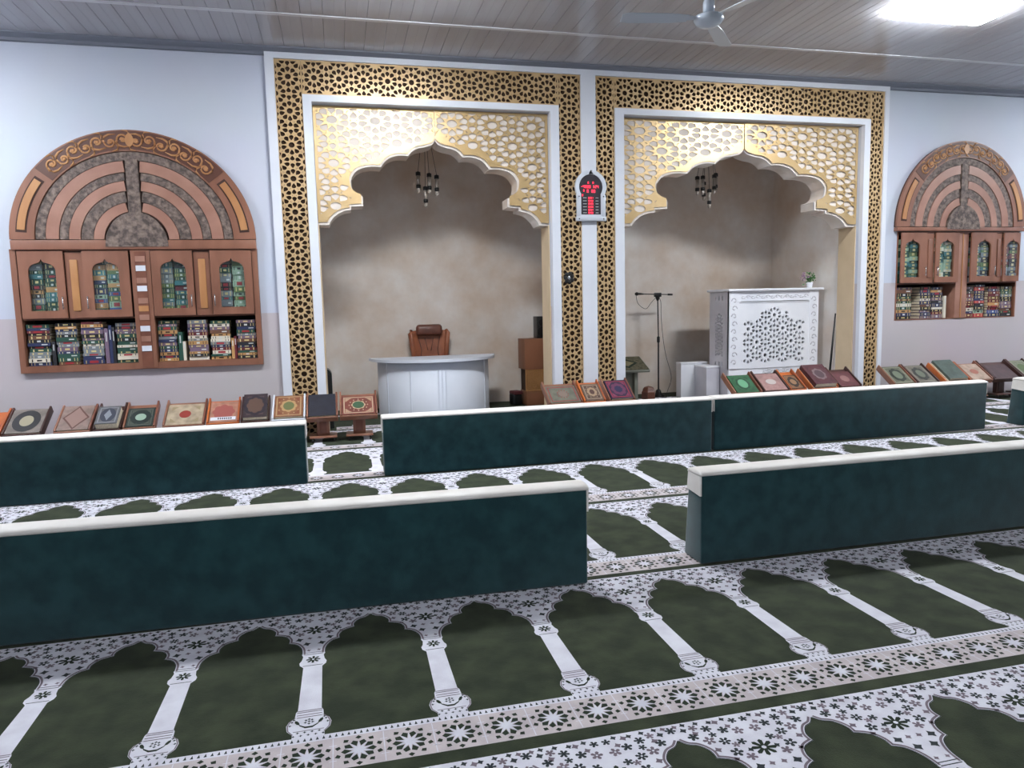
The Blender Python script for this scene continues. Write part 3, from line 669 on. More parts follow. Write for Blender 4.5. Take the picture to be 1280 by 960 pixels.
    for a0, a1 in ((0.10, 0.62), (pi - 0.62, pi - 0.10)):
        b = MB(); b.prism(ring(cx, z_tr, R * 0.865, R * 0.95, a0 - 0.025, a1 + 0.025, 14, ky), 8.081, 8.084, M_GROOVE, off); b.obj('inlay_border', t)
        b = MB(); b.prism(ring(cx, z_tr, R * 0.878, R * 0.938, a0, a1, 14, ky), 8.073, 8.081, M_WOODL, off); b.obj('inlay_panel', t)
    b = MB(); b.prism(ring(cx, z_tr, R * 0.822, R * 0.988, 0.70, pi - 0.70, 40, ky), 8.081, 8.084, M_WOODK, off); b.obj('carved_ground', t)
    sm = scroll_mesh(R / 1.145 * 1.04)
    n = 14
    for i in range(n):
        a = 0.77 + (pi - 1.54) * (i + 0.5) / n
        if abs(a - pi / 2) < 0.05: continue
        o = link('carved_scroll', sm, t)
        fl = 1 if a < pi / 2 else -1; up = 1 if i % 2 else -1
        rr = R * (0.905 + 0.012 * up)
        o.matrix_local = off @ Matrix.Translation((cx + rr * cos(a), 8.08, z_tr + rr * ky * sin(a))) @ Matrix.Rotation(pi / 2 - a, 4, 'Y') @ Matrix.Diagonal((fl * 1.0, 0.7, up * 0.92, 1))
    b = MB(); q = R * 0.905
    b.prism([(cx + 0.045, z_tr + q * ky), (cx + 0.028, z_tr + q * ky + 0.045), (cx, z_tr + q * ky + 0.075), (cx - 0.028, z_tr + q * ky + 0.045), (cx - 0.045, z_tr + q * ky), (cx - 0.028, z_tr + q * ky - 0.045), (cx, z_tr + q * ky - 0.07), (cx + 0.028, z_tr + q * ky - 0.045)], 8.072, 8.084, M_WOODL, off)
    b.obj('carved_leaf', t)
    return t
ZL = (1.37, 2.042); ZR = (1.566, 2.232)
bookcase(BL, -1.943, 2.147, 1.146, 0.945,
         [(-3.045, -2.635, -2.665, -2.835, 0.122), (-2.47, -2.04, -2.44, -2.262, 0.122), (-1.838, -1.435, -1.465, -1.63, 0.122), (-1.27, -0.855, -1.24, -1.06, 0.122)],
         [(-2.632, -2.473), (-1.432, -1.273)], (-2.022, -1.842), ZL, 'arched wooden bookcase with white-tiled centre post, left of the gold niches', True)
bookcase(BR, 8.222, 2.30, 1.045, 1.075,
         [(7.265, 7.66, 7.64, 7.44, 0.118), (7.806, 8.186, 7.83, 7.99, 0.115), (8.384, 8.80, 8.77, 8.60, 0.112), (8.925, 9.205, 8.95, 9.08, 0.108)],
         [(7.663, 7.803), (8.803, 8.922)], (8.192, 8.378), ZR, 'arched wooden bookcase with plain centre post, right of the gold niches', False)

LW = 'in %s stack, lower shelf, left bookcase'
G1 = 'books on the lower shelf of the left bookcase'
DARKS = ['navy', 'black', 'black', 'dark green', 'mauve', 'brown', 'navy', 'grey', 'cream', 'tan', 'maroon', 'black', 'mauve', 'dark green']
sx = [(-3.045, -2.835), (-2.785, -2.58), (-2.555, -2.345), (-2.235, -2.03), (-1.835, -1.645), (-1.545, -1.345), (-1.325, -1.125), (-1.06, -0.862)]
for i, (a, c) in enumerate(sx):
    stack(a, c, 0.897, 1.328 - RND.uniform(0, 0.03), 8.145, 13, DARKS, LW % ['first', 'second', 'third', 'fourth', 'fifth', 'sixth', 'seventh', 'eighth'][i], G1)
for (a, th, h, c, wh) in ((-2.828, 0.032, 0.24, 'black', 'between the first and second stacks'), (-2.34, 0.036, 0.36, 'mauve', 'next to the third stack'), (-2.30, 0.03, 0.39, 'navy', 'left of the fourth stack'), (-2.268, 0.026, 0.37, 'black', 'touching the fourth stack'),
                          (-1.64, 0.04, 0.3, 'dark green', 'right of the fifth stack'), (-1.598, 0.026, 0.2, 'cream', 'left of the sixth stack'), (-1.118, 0.03, 0.22, 'tan', 'right of the seventh stack'), (-1.088, 0.024, 0.24, 'maroon', 'left of the eighth stack')):
    put_book(c, 3, a, 8.15, 0.8975, h, 0.18, th, '%s book standing upright %s on the left lower shelf' % (c, wh), G1, True)
GW = 'books behind the glass doors of the left bookcase'
for i, (wc, pal) in enumerate(((-2.835, ['dark green', 'teal', 'tan', 'dark green', 'grey', 'olive green', 'black']), (-2.262, ['blue', 'dark green', 'teal', 'olive green', 'tan', 'pale green', 'navy']), (-1.63, ['teal', 'dark green', 'black', 'olive green', 'grey', 'maroon', 'dark green']), (-1.06, ['dark green', 'black', 'teal', 'black', 'grey']))):
    for sd, (a, c) in enumerate(((wc - 0.135, wc - 0.012), (wc - 0.004, wc + 0.135))):
        p2 = ['pale green', 'pale green', 'olive green'] if (i == 3 and sd == 1) else pal
        stack(a, c, 1.372, 1.985 - RND.uniform(0, 0.03), 8.135, 12, p2, 'in %s column behind %s glass door, left bookcase' % (['left', 'right'][sd], ['first', 'second', 'third', 'fourth'][i]), GW, 0.17)
RW = 'in %s stack, lower shelf, right bookcase'
G2 = 'books on the lower shelf of the right bookcase'
for i, (a, c) in enumerate(((7.275, 7.525), (7.665, 7.835), (7.845, 8.03), (8.395, 8.54), (8.55, 8.72), (8.79, 8.985), (9.0, 9.195))):
    stack(a, c, 1.086, 1.53 - RND.uniform(0, 0.03), 8.165, 11, [DARKS, DARKS + ['mauve', 'mauve'], DARKS, ['black', 'mauve', 'maroon', 'navy', 'black', 'cream'], ['black', 'navy', 'red', 'dark green', 'black', 'pale green'], ['maroon', 'brown', 'tan', 'blue', 'navy'], DARKS][i],
          RW % ['first', 'second', 'third', 'fourth', 'fifth', 'sixth', 'seventh'][i], G2)
put_book('cream', 3, 8.05, 8.17, 1.087, 0.3, 0.17, 0.036, 'cream book standing upright left of the centre post, right bookcase', G2, True)
# the small books behind the right bookcase's glass are past the limit: one object
b = MB(); rr = random.Random(4)
for wc, pal in ((7.44, ['dark green', 'teal', 'pale green', 'olive green', 'dark green']), (7.99, ['pale green', 'teal', 'dark green', 'pale green', 'cream']), (8.60, ['grey', 'teal', 'olive green', 'grey', 'black']), (9.08, ['black', 'grey', 'maroon', 'olive green', 'black'])):
    for a, c in ((wc - 0.13, wc - 0.008), (wc, wc + 0.125)):
        z = 1.567
        while z < 2.14:
            th = rr.uniform(0.03, 0.062); k = rr.choice(pal); m = mat('book_cloth_' + k.replace(' ', '_'), BOOKC[k], 0.5); y = 8.135 + rr.uniform(0, 0.02); xo = rr.uniform(0, 0.008)
            b.box(a + xo, c, y, y + 0.17, z, z + th - 0.0015, m); b.add([(a + 0.045, y - 0.0015, z + th * 0.2), (a + 0.085, y - 0.0015, z + th * 0.2), (a + 0.085, y - 0.0015, z + th * 0.75), (a + 0.045, y - 0.0015, z + th * 0.75)], [(0, 1, 2, 3)], M_GILT)
            z += th
o = b.obj('books_behind_glass'); o['kind'] = 'stuff'; tag(o, 'many small books stacked behind the glass doors of the right bookcase', 'books')

# ------------------------------------------------------------------ wooden book stands and the large books on them
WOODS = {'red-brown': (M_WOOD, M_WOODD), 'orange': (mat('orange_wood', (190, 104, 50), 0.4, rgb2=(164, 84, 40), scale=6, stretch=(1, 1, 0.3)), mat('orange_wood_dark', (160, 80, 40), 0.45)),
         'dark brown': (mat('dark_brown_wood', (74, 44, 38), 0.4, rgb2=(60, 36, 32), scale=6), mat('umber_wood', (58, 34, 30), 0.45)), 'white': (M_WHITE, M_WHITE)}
TILT = rad(34)
STM = {}
def stand(x, y, rz, wood, label, wide=0.42, zoff=0.0):
    k = (wood, wide); a, d = WOODS[wood]
    if k not in STM:
        T = Matrix.Translation((0, -0.13, 0.255)) @ Matrix.Rotation(TILT, 4, 'X'); h = wide / 2; P = {}
        P['tray'] = [MB().box(-h + 0.018, h - 0.018, 0, 0.36, -0.014, 0, a, T).mesh('tray')]
        P['lip'] = [MB().box(-h, h, -0.016, 0.0, -0.03, 0.03, a, T, bev=0.003).mesh('lip')]
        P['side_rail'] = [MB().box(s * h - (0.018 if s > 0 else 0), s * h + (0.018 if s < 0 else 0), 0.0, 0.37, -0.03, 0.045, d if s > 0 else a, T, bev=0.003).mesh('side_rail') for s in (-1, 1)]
        b = MB(); b.box(-0.065, 0.065, -0.03, 0.03, 0.062, 0.30, a, bev=0.004); b.box(-0.035, 0.035, -0.036, -0.03, 0.09, 0.25, d); P['post'] = [b.mesh('post')]
        bw_ = min(0.14, h - 0.012); P['base_board'] = [MB().box(-bw_, bw_, -0.12, 0.13, 0.045, 0.064, a, bev=0.005).mesh('base_board')]
        P['caster'] = []
        for sx_ in (-1, 1):
            for sy_ in (-1, 1):
                b = MB(); b.lathe([(0.0, -0.009), (0.018, -0.009), (0.0225, -0.005), (0.0225, 0.005), (0.018, 0.009), (0.0, 0.009)], M_BLACK, Matrix.Translation((sx_ * (bw_ - 0.03), sy_ * 0.095, 0.0225)) @ Matrix.Rotation(pi / 2, 4, 'Y'), 14)
                b.tube([(sx_ * (bw_ - 0.03), sy_ * 0.095, 0.022), (sx_ * (bw_ - 0.03), sy_ * 0.095, 0.046)], 0.008, M_CHROME, 6); P['caster'].append(b.mesh('caster'))
        STM[k] = P
    t = thing('book_stand', label, 'book stand', (x, y, FZ + zoff), rz, 'wooden book stands along the wall')
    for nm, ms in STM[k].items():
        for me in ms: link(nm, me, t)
    return t
def big_book(x, y, rz, wd, hg, th, cov, border, medal, pattern, label, up=0.0, zoff=0.0, lean=0.0):
    # a large volume lying closed on a stand's tray; border frame and medallion are raised on the cover
    dm = lambda c_: tuple(int(v * 0.84) for v in c_) if c_ else c_
    cov, border, pattern = dm(cov), dm(border), dm(pattern); medal = [(k_, a_, b_, dm(c_)) for k_, a_, b_, c_ in medal]
    t = thing('large_book', label, 'book', (x, y, FZ + zoff), rz, 'large volumes on the wooden stands')
    T = Matrix.Translation((0, -0.13, 0.255)) @ Matrix.Rotation(TILT + lean, 4, 'X') @ Matrix.Translation((0, 0.002, 0.0015 + up))
    mc = mat('cover_%d_%d_%d' % cov, cov, 0.45, rgb2=tuple(int(v * 0.82) for v in cov), scale=14); h = wd / 2
    b = MB(); b.box(-h, h, 0, hg, 0, 0.004, mc, T); b.box(-h, h, 0, hg, th - 0.004, th, mc, T); b.box(-h, -h + 0.005, 0, hg, 0.004, th - 0.004, mc, T); b.obj('cover', t)
    MB().box(-h + 0.005, h - 0.004, 0.005, hg - 0.005, 0.004, th - 0.004, M_PAGES, T).obj('page_block', t)
    z = th + 0.0006
    def F(poly, m, dz, nm):
        o = MB().extr(poly, th, z + dz, m, T).obj(nm, t); return o
    if border:
        mb_ = mat('cover_%d_%d_%d' % border, border, 0.5); e = 0.018; bw = 0.012
        b = MB()
        for r in ((-h + e, h - e, e, e + bw), (-h + e, h - e, hg - e - bw, hg - e), (-h + e, -h + e + bw, e, hg - e), (h - e - bw, h - e, e, hg - e)): b.box(r[0], r[1], r[2], r[3], th, z, mb_, T)
        b.obj('border_frame', t)
    c = hg / 2
    def ell(rx, ry, n=24): return [(rx * cos(2 * pi * i / n), c + ry * sin(2 * pi * i / n)) for i in range(n)]
    def lobed(rx, ry, n, k): return [(rx * (1 - k + k * abs(cos(n * q / 2))) * cos(q), c + ry * (1 - k + k * abs(cos(n * q / 2))) * sin(q)) for q in [2 * pi * i / 48 for i in range(48)]]
    for i, (kind, rx, ry, colr) in enumerate(medal):
        m = mat('cover_%d_%d_%d' % colr, colr, 0.5)
        F(ell(rx, ry) if kind == 'oval' else lobed(rx, ry, 8, 0.14) if kind == 'star' else [(rx, c), (rx * 0.42, c + ry * 0.55), (0, c + ry), (-rx * 0.42, c + ry * 0.55), (-rx, c), (-rx * 0.42, c - ry * 0.55), (0, c - ry), (rx * 0.42, c - ry * 0.55)], m, 0.0006 * (i + 1), 'medallion')
    if medal and border:
        rx, ry = medal[0][1] * 1.28, medal[0][2] * 1.28; m = mat('cover_%d_%d_%d' % border, border, 0.5)
        for q in range(12):
            a = 2 * pi * q / 12; px, py = rx * cos(a), c + ry * sin(a)
            if abs(px) < h - 0.04 and 0.04 < py < hg - 0.04: F([(px - 0.008, py), (px, py - 0.011), (px + 0.008, py), (px, py + 0.011)], m, 0.0, 'ornament')
    if pattern:
        m = mat('cover_%d_%d_%d' % pattern, pattern, 0.5); e = 0.036
        for sx_ in (-1, 1):
            for yy, sg in ((e, 1), (hg - e, -1)):
                px = sx_ * (h - e)
                F([(px, yy), (px - sx_ * wd * 0.2, yy), (px - sx_ * wd * 0.12, yy + sg * hg * 0.06), (px - sx_ * wd * 0.07, yy + sg * hg * 0.13), (px, yy + sg * hg * 0.2)], m, 0.0, 'corner_piece')
    return t
# x, width of stand, wood, stand label, book (w, h, thickness, cover, border, medallions, corners, label, up)
SB = [
 (-3.25, .20, 'orange', 'orange wooden book stand cut off by the left edge of the photo', None),
 (-2.97, .34, 'dark brown', 'dark brown stand carrying the grey book with a big black oval', (.30, .36, .035, (150, 140, 130), None, [('oval', .12, .15, (40, 40, 44)), ('oval', .06, .075, (178, 170, 142))], None, 'grey-beige book with a black oval and pale centre, far left on its stand', 0)),
 (-2.54, .32, 'red-brown', 'red-brown stand carrying the pinkish book with the brown arch', (.28, .37, .04, (168, 144, 134), None, [('diamond', .12, .17, (104, 66, 56)), ('diamond', .10, .145, (164, 132, 122))], None, 'pinkish grey book with a brown pointed arch on its cover and a dark edge', 0)),
 (-2.235, .25, 'dark brown', 'narrow dark brown stand under the thick blue-grey book', (.20, .27, .075, (112, 112, 116), (150, 152, 158), [('oval', .07, .10, (58, 62, 78)), ('diamond', .035, .08, (150, 156, 166))], None, 'thick blue-grey book with a slate panel, showing its page block', .02)),
 (-1.955, .29, 'red-brown', 'red-brown stand under the dark green book with the pale oval', (.29, .29, .035, (44, 58, 54), (92, 98, 88), [('star', .10, .10, (28, 44, 42)), ('oval', .05, .05, (170, 196, 176))], (84, 92, 82), 'dark green book with a pale green oval, left of the beige red-dot book', 0)),
 (-1.545, .385, 'red-brown', 'wide red-brown stand under the beige book with a red oval, below left bookcase', (.40, .32, .03, (206, 186, 158), None, [('oval', .055, .055, (164, 60, 52))], (168, 150, 116), 'wide beige book with a plain red oval, below the left bookcase', 0)),
 (-1.18, .31, 'orange', 'orange stand carrying the pink book with a white label strip', (.27, .33, .03, (206, 148, 124), None, [('star', .11, .11, (176, 96, 88))], None, 'pink and red patterned book with a white label strip on an orange stand', .0)),
 (-.87, .28, 'dark brown', 'dark brown stand under the tall purple-brown book', (.28, .38, .045, (66, 52, 58), None, [('star', .12, .155, (44, 36, 48)), ('star', .085, .12, (104, 78, 66))], (92, 76, 76), 'tall purple-brown book with a round rosette, second left of the gold lattice foot', .03)),
 (-.54, .33, 'white', 'white-railed book stand at the foot of the gold lattice', (.31, .35, .035, (164, 106, 70), (196, 160, 120), [('star', .085, .095, (198, 160, 110)), ('oval', .055, .065, (112, 118, 72))], (142, 78, 50), 'orange-brown book with an olive medallion on the white-railed stand', .02)),
 (-.205, .32, 'red-brown', 'red-brown wheeled stand with the plain navy book, in the bolster gap', (.29, .36, .03, (40, 42, 58), None, [], None, 'plain navy book lying on white pages, in the gap between bolsters', .012)),
 (.17, .39, 'red-brown', 'red-brown wheeled stand left of the white desk, green-medallion book on it', (.37, .31, .035, (142, 72, 60), (206, 178, 150), [('star', .075, .07, (206, 186, 150)), ('oval', .06, .055, (62, 98, 68))], (196, 160, 130), 'wide red-brown book with a green medallion, left of the white desk', 0)),
 (2.45, .40, 'red-brown', 'red-brown stand with the grey-green book, right of the white desk', (.38, .30, .035, (132, 134, 118), (168, 64, 62), [('oval', .05, .05, (150, 130, 120))], None, 'wide grey-green book framed in red, right of the white desk', 0)),
 (2.80, .26, 'orange', 'orange stand under the small brown ornate book at the white post', (.22, .30, .035, (120, 92, 78), (176, 156, 136), [('star', .06, .08, (184, 158, 130)), ('star', .03, .045, (86, 56, 50))], (86, 60, 54), 'small brown ornate book at the foot of the white post under the clock', .01)),
 (3.13, .32, 'red-brown', 'red-brown stand under the navy and purple book with red edge', (.27, .34, .05, (52, 40, 74), (176, 60, 76), [('star', .09, .11, (118, 62, 96)), ('star', .05, .06, (44, 44, 84))], (150, 70, 100), 'navy and purple ornate book with a red edge, below the clock', .0)),
 (4.75, .37, 'red-brown', 'stand under the bright green book, left front of the pulpit', (.29, .34, .03, (52, 112, 74), None, [('star', .09, .11, (34, 78, 54)), ('oval', .06, .08, (120, 188, 146))], (40, 86, 60), 'bright green book with a pale oval, left front of the white pulpit', 0)),
 (5.17, .36, 'dark brown', 'dark stand under the pink and white book before the pulpit', (.31, .33, .03, (196, 152, 148), None, [('oval', .07, .05, (216, 204, 200))], None, 'plain pink and white book in front of the pulpit lattice', 0)),
 (5.47, .23, 'orange', 'orange stand under the small dark brown book before the pulpit', (.22, .28, .03, (84, 58, 46), (168, 122, 86), [('star', .07, .09, (44, 34, 34)), ('oval', .04, .05, (168, 130, 96))], (160, 116, 80), 'small dark brown book with a black medallion in front of the pulpit', .0)),
 (5.85, .38, 'orange', 'orange stand under the tall maroon book before the pulpit', (.31, .40, .06, (104, 58, 66), None, [('star', .09, .11, (142, 122, 126)), ('oval', .06, .075, (96, 74, 82))], (84, 44, 54), 'tall maroon book with a grey medallion and thick cream pages, by the pulpit', .03)),
 (6.22, .32, 'dark brown', 'low dark stand at the right corner of the pulpit', (.30, .30, .03, (122, 70, 74), None, [('oval', .06, .06, (160, 116, 112))], None, 'low dull red book half hidden at the right corner of the pulpit', 0)),
 (6.98, .33, 'red-brown', 'red-brown stand nearest the right white frame edge', (.29, .36, .03, (118, 122, 102), (158, 158, 138), [('star', .10, .13, (44, 50, 44)), ('oval', .06, .08, (122, 134, 112))], None, 'grey-green book with a dark oval, nearest the right white frame edge', 0)),
 (7.33, .34, 'dark brown', 'dark stand second from the right white frame edge', (.28, .36, .03, (124, 120, 108), (156, 150, 136), [('star', .10, .13, (52, 54, 50)), ('oval', .055, .075, (120, 128, 110))], None, 'grey book with a dark oval, second from the right white frame edge', 0)),
 (7.79, .40, 'orange', 'orange stand of two rails under the plain dusty teal book', (.28, .42, .035, (92, 110, 102), None, [], None, 'plain dusty teal book leaning on the orange stand, right of the niches', .035)),
 (8.17, .34, 'red-brown', 'red-brown stand under the pale book with a red oval, right wall', (.34, .33, .03, (214, 184, 164), None, [('oval', .06, .05, (184, 112, 96))], None, 'pale pink-beige book with a faint red oval, below the right bookcase', 0)),
 (8.60, .48, 'dark brown', 'broad dark brown stand in the gap by the right bolster end', (.36, .30, .02, (92, 66, 70), None, [], None, 'plain purple-brown book on the broad dark stand, right bolster gap', 0)),
 (9.0, .30, 'dark brown', 'dark stand cut off by the right edge of the photo', (.32, .36, .03, (132, 138, 112), (164, 164, 140), [('oval', .08, .09, (92, 112, 66))], None, 'grey-green book with an olive oval, cut off by the right edge', 0)),
]
for x, wd, wood, lab, bk in SB:
    rz = RND.uniform(-0.03, 0.03); y = 7.77
    if 5.0 < x < 6.3: y = 7.83
    stand(x, y, rz, wood, lab, wd)
    if bk:
        w_, h_, th_, cov, bor, med, pat, bl, up = bk
        o = big_book(x, y, rz, min(w_, wd - 0.045), min(h_, 0.40) * 0.94, th_, cov, bor, med, pat, bl, up=up)
        T = Matrix.Translation((0, -0.13, 0.255)) @ Matrix.Rotation(TILT, 4, 'X') @ Matrix.Translation((0, 0.002, 0.0015))
        if up > 0.004:                                  # raised volumes lie on a pad of loose sheets
            pw = min(w_ + 0.03, wd - 0.042) / 2
            p = MB().box(-pw, pw, 0.0, min(h_, 0.36), 0, up - 0.001, M_PAGES, T).obj('loose_sheets')
            p.location = (x, y, FZ); p.rotation_euler = (0, 0, rz)
            tag(p, 'cream loose sheets under the ' + bl.split(',')[0].split(' with ')[0].split(' on ')[0].split(' at ')[0].split(' lying ')[0].split(' leaning ')[0], 'paper')
        if 'label strip' in bl:
            s_ = MB(); z0 = th_ + 0.0016; s_.box(-0.12, 0.12, 0.03, 0.075, th_, z0, M_WHITE, T)
            for q in range(7): s_.box(-0.05 + 0.02 * q, -0.038 + 0.02 * q, 0.04, 0.066, z0, z0 + 0.0006, M_BLACK, T)
            s_.obj('label_strip', o)

# ------------------------------------------------------------------ curved white desk and leather chair in the left niche
DX, DY = 1.21, 9.50
t = thing('curved_desk', 'white desk with a bowed front, standing in the niche before the leather chair', 'desk', (DX, DY, FZ))
def bow(rx, ry, n=40, a0=pi, a1=2 * pi): return [(rx * cos(a0 + (a1 - a0) * i / n), ry * sin(a0 + (a1 - a0) * i / n)) for i in range(n + 1)]
b = MB(); outer = bow(0.735, 0.63); inner = bow(0.71, 0.605)
n = len(outer); vs = [(p[0], p[1], 0) for p in outer] + [(p[0], p[1], 0.70) for p in outer] + [(p[0], p[1], 0) for p in inner] + [(p[0], p[1], 0.70) for p in inner]
fs = []
for i in range(n - 1): fs += [(i, i + 1, n + i + 1, n + i), (2 * n + i + 1, 2 * n + i, 3 * n + i, 3 * n + i + 1), (n + i, n + i + 1, 3 * n + i + 1, 3 * n + i)]
b.add(vs, fs, M_DESK, None, True); b.add([vs[0], vs[n], vs[3 * n], vs[2 * n]], [(0, 1, 2, 3)], M_DESK); b.add([vs[n - 1], vs[2 * n - 1], vs[4 * n - 1], vs[3 * n - 1]], [(0, 1, 2, 3)], M_DESK)
b.obj('curved_front', t)
def bow_strip(a0, a1, z0, z1, out, m, nm):
    A = bow(0.735, 0.63, 6, a0, a1); B = bow(0.735 + out, 0.63 + out, 6, a0, a1); k = len(A)
    q = MB(); q.extr(B + A[::-1], z0, z1, m); return q.obj(nm, t)
for a in (1.17, 1.335, 1.49, 1.51, 1.53, 1.82): bow_strip(pi * a - 0.012, pi * a + 0.012, 0.004, 0.69 if a in (1.17, 1.82) else 0.60, 0.007, M_DESK, 'front_rib')
b = MB(); tp = bow(0.82, 0.72, 48); tp = [(-0.84, 0.03)] + tp + [(0.84, 0.03)]
b.extr(tp, 0.702, 0.738, M_DESK); b.obj('desk_top', t)
b = MB(); b.box(-0.70, 0.70, -0.02, 0.0, 0.10, 0.70, M_DESK); b.obj('knee_panel', t)

t = thing('office_chair', 'tan leather swivel armchair with a dark headrest pillow, behind the curved desk', 'chair', (1.22, 9.74, FZ))
def back_mesh():
    bm = bmesh.new(); nx, nz = 10, 12; g = []
    for j in range(nz + 1):
        v = j / nz; hw = 0.205 + 0.055 * v; z = 0.50 + 0.60 * v
        row = []
        for i in range(nx + 1):
            u = -1 + 2 * i / nx
            fr = -0.05 - 0.035 * max(0, abs(u) - 0.6) / 0.4 + 0.02 * (1 - u * u) - 0.12 * (0 if v > 0.1 else 0)
            row.append((u * hw * (1 if v < 0.93 else 0.97), fr, z - (0.03 * u * u if v > 0.9 else 0)))
        g.append(row)
    F = [[bm.verts.new((p[0], p[1], p[2])) for p in r] for r in g]; Bk = [[bm.verts.new((p[0] * 0.97, 0.06, p[2])) for p in r] for r in g]
    for j in range(nz):
        for i in range(nx):
            bm.faces.new((F[j][i], F[j][i + 1], F[j + 1][i + 1], F[j + 1][i])); bm.faces.new((Bk[j][i + 1], Bk[j][i], Bk[j + 1][i], Bk[j + 1][i + 1]))
        bm.faces.new((F[j][0], F[j + 1][0], Bk[j + 1][0], Bk[j][0])); bm.faces.new((F[j + 1][nx], F[j][nx], Bk[j][nx], Bk[j + 1][nx]))
    for i in range(nx): bm.faces.new((F[0][i + 1], F[0][i], Bk[0][i], Bk[0][i + 1])); bm.faces.new((F[nz][i], F[nz][i + 1], Bk[nz][i + 1], Bk[nz][i]))
    return bm
T = Matrix.Rotation(rad(-6), 4, 'X') @ Matrix.Translation((0, 0.16, 0))
MB().bm(back_mesh(), M_LEATHER, T, True).obj('backrest', t)
b = MB()
for s in (-1, 1): b.tube([(s * 0.205, -0.055, 0.52), (s * 0.235, -0.068, 0.85), (s * 0.258, -0.07, 1.04), (s * 0.245, -0.04, 1.085)], [0.03, 0.036, 0.036, 0.022], M_LEATHER, 10, T)
b.obj('side_bolsters', t)
b = MB()
for s in (-1, 1): b.tube([(s * 0.15, -0.047, 1.0), (s * 0.11, -0.044, 0.82), (s * 0.14, -0.045, 0.6)], 0.006, M_LEATHERD, 6, T); b.tube([(s * 0.06, -0.042, 0.98), (s * 0.02, -0.04, 0.8)], 0.005, M_LEATHERD, 6, T)
b.obj('seams', t)
b = MB(); b.box(-0.18, 0.18, -0.15, -0.03, 1.01, 1.16, M_LEATHERD, T, bev=0.045); o = b.obj('headrest_pillow', t); o['label'] = 'darker puffed headrest pillow'
MB().box(-0.26, 0.26, -0.34, 0.14, 0.42, 0.52, M_LEATHER, bev=0.035).obj('seat', t)
for s in (-1, 1):
    b = MB(); b.tube([(s * 0.29, 0.15, 0.50), (s * 0.30, 0.13, 0.66), (s * 0.29, 0.0, 0.69), (s * 0.29, -0.2, 0.685), (s * 0.29, -0.26, 0.6), (s * 0.27, -0.2, 0.47)], [0.02, 0.025, 0.032, 0.032, 0.024, 0.02], M_LEATHERD, 10); b.obj('armrest', t)
MB().lathe([(0.028, 0.10), (0.028, 0.26), (0.022, 0.26), (0.022, 0.43)], M_BLACKM).obj('gas_column', t)
for k in range(5):
    a = 2 * pi * k / 5 + 0.3; b = MB(); b.tube([(0, 0, 0.10), (0.28 * cos(a), 0.28 * sin(a), 0.065)], [0.03, 0.016], M_BLACKM, 8)
    lg = b.obj('leg', t); b = MB(); b.lathe([(0, -0.02), (0.022, -0.02), (0.026, 0), (0.022, 0.02), (0, 0.02)], M_BLACK, Matrix.Translation((0.28 * cos(a), 0.28 * sin(a), 0.026)) @ Matrix.Rotation(a, 4, 'Z') @ Matrix.Rotation(pi / 2, 4, 'Y'), 14); b.tube([(0.28 * cos(a), 0.28 * sin(a), 0.03), (0.28 * cos(a), 0.28 * sin(a), 0.065)], 0.01, M_BLACKM, 6); b.obj('caster', lg)

# ------------------------------------------------------------------ brown podium, loudspeaker, small things in the left niche
MB_BR = mat('brown_laminate', (134, 86, 60), 0.5, rgb2=(120, 76, 52), scale=4, stretch=(1, 1, 0.2))
t = thing('podium', 'brown wooden podium with a pierced lattice band, half hidden by the niche jamb', 'podium', (2.655, 9.62, FZ), rad(4))
MB().box(-0.20, 0.20, -0.14, 0.16, 0.50, 0.92, MB_BR, bev=0.004).obj('upper_box', t)
MB().box(-0.18, 0.20, -0.12, 0.15, 0.0, 0.20, MB_BR, bev=0.004).obj('plinth', t)
MB().box(-0.17, 0.19, -0.10, 0.14, 0.20, 0.50, M_BACKBOARD).obj('core', t)
b = MB(); plate(b, rect(-0.19, 0.20, 0.20, 0.50), clamp_holes(rosette_holes(-0.19, 0.20, 0.20, 0.50, 0.13, 0.16, 0, 0.35), -0.18, 0.19, 0.212, 0.488), -0.13, 0.028, mat('brown_lattice', (172, 124, 76), 0.5)); b.obj('lattice_band', t)
t = thing('loudspeaker', 'small black loudspeaker standing on the brown podium by the jamb', 'speaker', (2.76, 9.66, FZ + 0.921))
MB().box(-0.09, 0.09, -0.10, 0.10, 0, 0.30, M_BLACK, bev=0.006).obj('cabinet', t)
for zz, r in ((0.09, 0.062), (0.22, 0.04)):
    MB().lathe([(r + 0.008, -0.004), (r + 0.008, 0.003), (r, 0.004), (r * 0.5, -0.002), (r * 0.2, 0.002), (0, 0.003)], M_BLACKM, Matrix.Translation((-0.02, -0.102, zz)) @ Matrix.Rotation(pi / 2, 4, 'X'), 20).obj('cone', t)
t = thing('small_bag', 'small black bag with a dark red flap on the floor left of the podium', 'bag', (2.36, 9.62, FZ))
MB().box(-0.07, 0.07, -0.07, 0.08, 0, 0.17, M_BLACK, Matrix.Rotation(0.25, 4, 'Z'), bev=0.03).obj('body', t)
MB().box(-0.06, 0.075, -0.08, 0.085, 0.15, 0.20, mat('dark_red_cloth', (84, 34, 38), 0.7), Matrix.Rotation(0.25, 4, 'Z'), bev=0.015).obj('flap', t)
t = thing('round_topped_case', 'black round-topped upright case behind the left jamb, above the navy book', 'case', (-0.185, 8.66, FZ))
b = MB(); pr = [(-0.085, 0.0), (0.085, 0.0)] + arc(0.0, 0.62, 0.085, 0, pi, 14); b.prism(pr, -0.11, 0.11, mat('black_green_vinyl', (20, 28, 30), 0.35)); b.obj('body', t)
b = MB(); b.prism([(p[0] * 0.8, 0.04 + p[1] * 0.88) for p in pr], -0.114, -0.11, M_BLACK); b.obj('front_panel', t)

